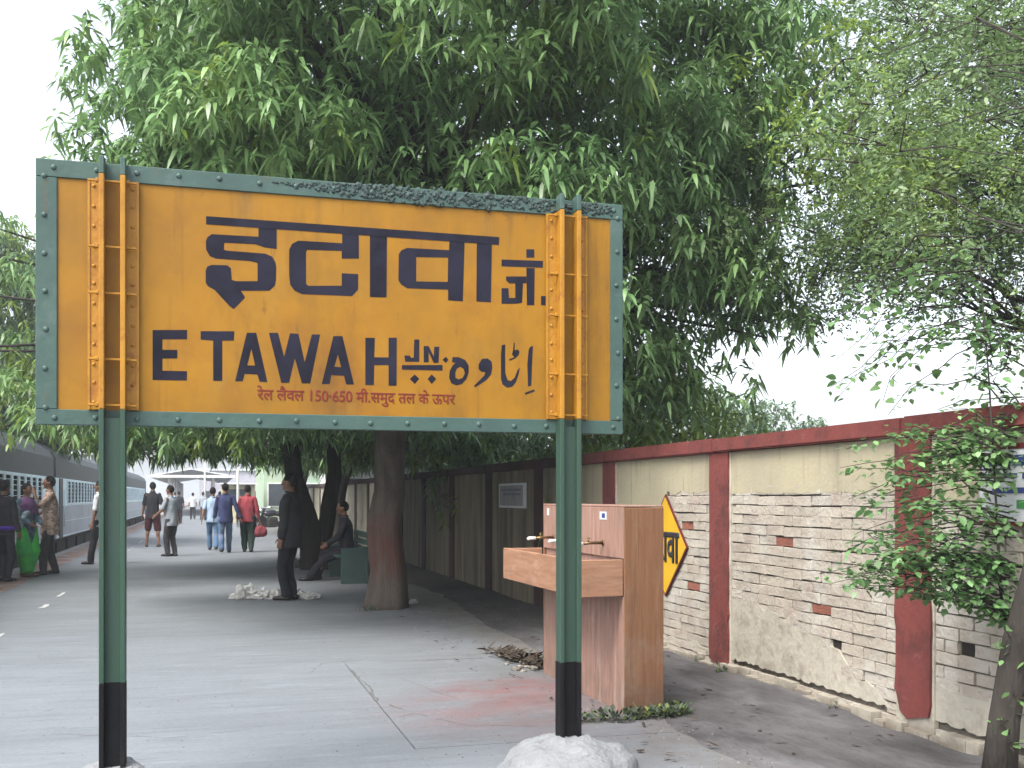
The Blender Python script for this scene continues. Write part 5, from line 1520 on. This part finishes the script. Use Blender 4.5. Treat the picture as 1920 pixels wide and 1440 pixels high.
q = MB(); q.loft([(S(sp_(z)), rx, ry) for z, rx, ry in [(.28, .185, .145), (.36, .195, .15), (.46, .205, .145), (.53, .15, .12), (.60, .09, .09)]], 18)
remesh(q, 'scarf', M_scarf, .012, t, smooth=3, dec=.6, folds=.012, fs=10)
# dark figure at the frame edge
M_navy = fabric('very_dark_cloth', (0.018, 0.018, 0.023), (0.033, 0.030, 0.038))
M_violet = fabric('violet_band', (0.10, 0.04, 0.35), None)
t, d = person('person in very dark clothes cut off by the left edge of the photograph', -3.30, 19.6, face_to(.5, .8), H=1.66, top=M_navy, bottom=M_navy, sleeve='long', feet=((-.09, .05, 0), (.09, -.03, 0)), res=.011)
q = MB(); q.loft([(d['S'](d['sp'](z)), rx, ry) for z, rx, ry in [(.00, .196, .148), (.07, .192, .145)]], 18); q.build('waist_cloth', M_violet, t, True)
# white shirt behind the left post
M_wshirt = fabric('white_shirt_cloth', (0.62, 0.64, 0.66), (0.52, 0.54, 0.57))
person('person in a white shirt and dark trousers mostly hidden behind the left sign post', -2.20, 24.1, face_to(-.9, .3), H=1.72, top=M_wshirt, bottom=M_navy, sleeve='short', feet=((-.1, .16, 0), (.1, -.14, 0)), top_len=.78)
# man in shorts
M_blk = fabric('black_tshirt', (0.022, 0.022, 0.026), (0.032, 0.032, 0.038))
M_maroon = fabric('maroon_shorts', (0.08, 0.022, 0.028), (0.06, 0.02, 0.024))
t, d = person('man in a black t-shirt and maroon shorts standing with bare calves near the train', -1.52, 32.1, face_to(.1, 1), H=1.80, top=M_blk, bottom=M_maroon, trousers='shorts', sleeve='short', feet=((-.17, .05, 0), (.15, -.06, 0)), hands=((-.28, .05, .83), (.33, .04, .80)), shoe=M_sandal, top_len=.76)
# grey shirt man, with bag
M_greysh = fabric('grey_shirt_cloth', (0.22, 0.25, 0.28), (0.28, 0.31, 0.34))
t, d = person('man in a grey shirt with one arm out, left of the walking pair', -.84, 26.8, face_to(-.8, .6), H=1.66, top=M_greysh, bottom=M_dtrous, sleeve='short', feet=((-.08, .05, 0), (.08, -.04, 0)), hands=((-.22, .30, 1.0), (.40, .10, .92)), top_len=.74, lean=.05)
# walking pair
M_lblue = fabric('light_blue_shirt', (0.25, 0.34, 0.46), (0.32, 0.41, 0.52))
M_jean = fabric('blue_denim', (0.07, 0.13, 0.22), (0.10, 0.17, 0.27))
M_jean2 = fabric('washed_denim', (0.05, 0.085, 0.16), (0.13, 0.18, 0.27), scale=3)
M_navysh = fabric('navy_shirt', (0.028, 0.035, 0.085), (0.04, 0.05, 0.11))
person('man in a light blue shirt walking away beside the man in navy', .12, 29.6, face_to(.05, 1), H=1.66, top=M_lblue, bottom=M_jean, sleeve='short', feet=((-.09, .20, 0), (.09, -.22, .03)), hands=((-.28, -.12, .84), (.26, .16, .86)), hip=(0, 0, .865), top_len=.76)
person('man in a navy shirt and jeans walking away towards the far shelter', .42, 28.1, face_to(0, 1), H=1.75, top=M_navysh, bottom=M_jean2, sleeve='long', feet=((-.09, -.20, .03), (.09, .22, 0)), hands=((-.27, .12, .84), (.36, -.06, .85)), hip=(0, 0, .865), top_len=.75)
# red shirt with bag
M_redsh = fabric('red_shirt_cloth', (0.30, 0.055, 0.07), (0.22, 0.045, 0.055))
M_dgreen = fabric('dark_green_trousers', (0.018, 0.030, 0.026), (0.026, 0.04, 0.034))
M_olive = fabric('dark_olive_vest', (0.045, 0.04, 0.03), None)
M_bagred = fabric('red_bag_cloth', (0.22, 0.05, 0.06), (0.16, 0.04, 0.05))
t, d = person('man in a red shirt walking away with a red bag in his hand', .98, 28.3, face_to(.1, 1), H=1.70, top=M_redsh, bottom=M_dgreen, sleeve='long', feet=((-.09, .13, 0), (.09, -.14, .01)), hands=((-.27, .02, .80), (.30, .02, .80)), hip=(0, 0, .875), trousers='loose', top_len=.78, stout=1.08)
w = d['wr'][1]; M4 = Matrix.Translation((.98, 28.3, 0)) @ Matrix.Rotation(face_to(.1, 1), 4, 'Z')
hp = M4 @ d['S'](w + Vector((0, 0, -.09)))
bt = thing('cloth_bag', 'red cloth bag carried by the man in the red shirt', 'bag', (hp.x, hp.y, hp.z))
q = MB(); q.ell((.03, 0, -.26), (.19, .10, .17), nu=14, nv=10, fn=lambda v: Vector((v.x, v.y, max(v.z, -.75)))); remesh(q, 'sack', M_bagred, .014, bt, smooth=2, dec=.7, folds=.02, fs=11)
q = MB(); q.tube([(-.08, 0, -.12), (-.04, 0, 0), (.04, 0, 0), (.10, 0, -.12)], .012, 6); q.build('handle', M_bagred, bt, True)
# standing man in dark clothes near the trees
M_char = fabric('charcoal_jacket', (0.029, 0.029, 0.032), (0.042, 0.042, 0.047), scale=5)
M_slate = fabric('dark_slate_trousers', (0.013, 0.016, 0.020), (0.019, 0.022, 0.027))
person('man in a dark jacket and trousers standing beside the white litter', 1.09, 15.0, face_to(-1, .45), H=1.70, top=M_char, bottom=M_slate, sleeve='long', coat=True, feet=((-.07, .03, 0), (.07, -.02, 0)), hands=((-.22, .06, .82), (.22, .05, .82)), res=.0085, top_len=.72, elbow=(0, -.8, -.3), stout=1.02)
# seated person on the bench
person('person in dark clothes sitting on the bench with legs stretched towards the track', 2.30, 18.35, face_to(-1, .12), H=1.66, hip=(0, 0, .53), lean=.10, top=M_navy, bottom=M_navy, sleeve='long', feet=((-.10, .66, 0), (.13, .52, 0)), hands=((-.13, .34, .64), (.14, .34, .64)), res=.0095, top_len=.46, head_pitch=-.1)
# far figures
far = [(-.94, 71.0, .2, M_wshirt, M_navy, 'far person in a white shirt with dark trousers under the shelter edge'), (-.30, 68.0, -.3, M_greysh, M_dtrous, 'far person in grey just right of the one in white'),
       (-2.2, 77.0, .4, M_lblue, M_jean, 'far small figure in pale blue near the train'), (.55, 55.0, .1, M_navy, M_navy, 'far dark figure standing left of the walking pair'),
       (-1.5, 60.0, .0, M_blk, M_navy, 'far figure in black near the train coaches'), (1.3, 74.0, .2, M_scarf, M_dgreen, 'far figure in purple near the kiosk')]
for i, (x, y, f_, a, b_, lb) in enumerate(far):
    person(lb, x, y, f_, H=1.66 + .03 * (i % 3), top=a, bottom=b_, sleeve='short', feet=((-.09, .12 * (-1) ** i, 0), (.09, -.12 * (-1) ** i, 0)), res=.016, hip=(0, 0, .878), group='distant people on the platform')

# ------------------------------------------------------------------ litter
M_poly = mat('white_plastic_film', (0.62, 0.62, 0.60), (0.46, 0.45, 0.43), scale=14, rough=.5, transl=.15)
add_layer(M_poly, (0.25, 0.22, 0.19), 9, .58, .72, amount=.7)
def crumpled(name, label, x, y, rx, ry, rz, seed, cat='litter', m=M_poly):
    q = MB(); rs_ = random.Random(seed)
    def fn(v):
        a = 1 + .55 * n3((v.x + seed, v.y, v.z), 1.7) + .35 * n3((v.x, v.y + seed, v.z), 4.2) + .16 * n3((v.x, v.y, v.z + seed), 9)
        z = max(v.z * a, -.15)
        return Vector((v.x * a, v.y * a, z))
    q.ell((x, y, .15 * rz + .002), (rx, ry, rz), nu=26, nv=16, fn=fn)
    return tag(q.build(name, m), label, cat, 'plastic bags lying on the platform')
crumpled('plastic_bag', 'biggest crumpled white plastic bag in the litter left of the man in dark clothes', .50, 15.45, .16, .12, .15, 3)
crumpled('plastic_bag', 'low crumpled white plastic bag in the middle of the litter heap', .78, 15.3, .16, .12, .09, 8)
crumpled('plastic_bag', 'white plastic bag right at the feet of the man in dark clothes', .95, 15.25, .13, .1, .10, 14)
crumpled('plastic_bag', 'flat white plastic scrap right of the man in dark clothes', 1.36, 15.1, .13, .09, .07, 21)
crumpled('plastic_bag', 'small white scrap lying near the foot of the big tree', 2.62, 14.0, .06, .05, .05, 25)
crumpled('plastic_bag', 'small white paper scrap among the dry leaves beside the fountain', 2.62, 8.75, .035, .03, .035, 29)
lv = Leaves(); n = 130
rng = np.random.default_rng(9)
P = np.stack([.35 + 1.05 * rng.random(n), 15.1 + .5 * rng.random(n), rng.uniform(.002, .06, n)], 1); az = rng.random(n) * 6.28
D = np.stack([np.cos(az), np.sin(az), rng.uniform(-.05, .8, n)], 1)
lv.add(P, D, np.stack([-np.sin(az), np.cos(az), rng.uniform(-.6, .6, n)], 1), rng.uniform(.04, .14, n), rng.uniform(.04, .1, n), np.zeros(n, int), rng.uniform(-.5, .8, n))
tag(lv.build('paper_scraps', [M_poly], None), 'torn white paper and plastic scraps scattered among the bags', 'litter', kind='stuff')
q = MB(); rr = random.Random(31)
for k in range(46):
    a = rr.random(); x = 2.70 + rr.uniform(-.28, .12); y = 8.3 + 1.1 * a
    r_ = rr.uniform(.012, .04)
    q.ell((x, y, r_ * .3), (r_ * rr.uniform(.8, 1.5), r_, r_ * .6), nu=7, nv=5, fn=lambda v: v * (1 + .2 * n3((v.x + k, v.y, v.z), 2)))
for k in range(40):
    x, y, r_ = rr.uniform(1.6, 2.4), rr.uniform(21.8, 24.5), rr.uniform(.03, .1)
    q.ell((x, y, r_ * .4), (r_ * 1.2, r_, r_ * .7), nu=7, nv=5, fn=lambda v: v * (1 + .25 * n3((v.x + k, v.y, v.z), 2)))
tag(q.build('rubble', mat('broken_stone', (0.22, 0.20, 0.18), (0.10, 0.085, 0.07), scale=9, rough=.95, island=.4)), 'loose broken stones beside the fountain and by the forked tree', 'rubble', kind='stuff')

# ------------------------------------------------------------------ soft haze over the whole place
M_haze = bpy.data.materials.new('haze'); M_haze.use_nodes = True
hn = M_haze.node_tree.nodes; hn.clear()
pv = hn.new('ShaderNodeVolumePrincipled'); pv.inputs['Color'].default_value = (0.90, 0.95, 1.0, 1); pv.inputs['Density'].default_value = 0.0016
pv.inputs['Anisotropy'].default_value = 0.2
ho = hn.new('ShaderNodeOutputMaterial'); M_haze.node_tree.links.new(pv.outputs[0], ho.inputs['Volume'])
q = MB(); q.box(-720, 720, -320, 1220, -2.06, 16.0)
tag(q.build('haze', M_haze), 'thin pale haze hanging over the whole station', kind='stuff')
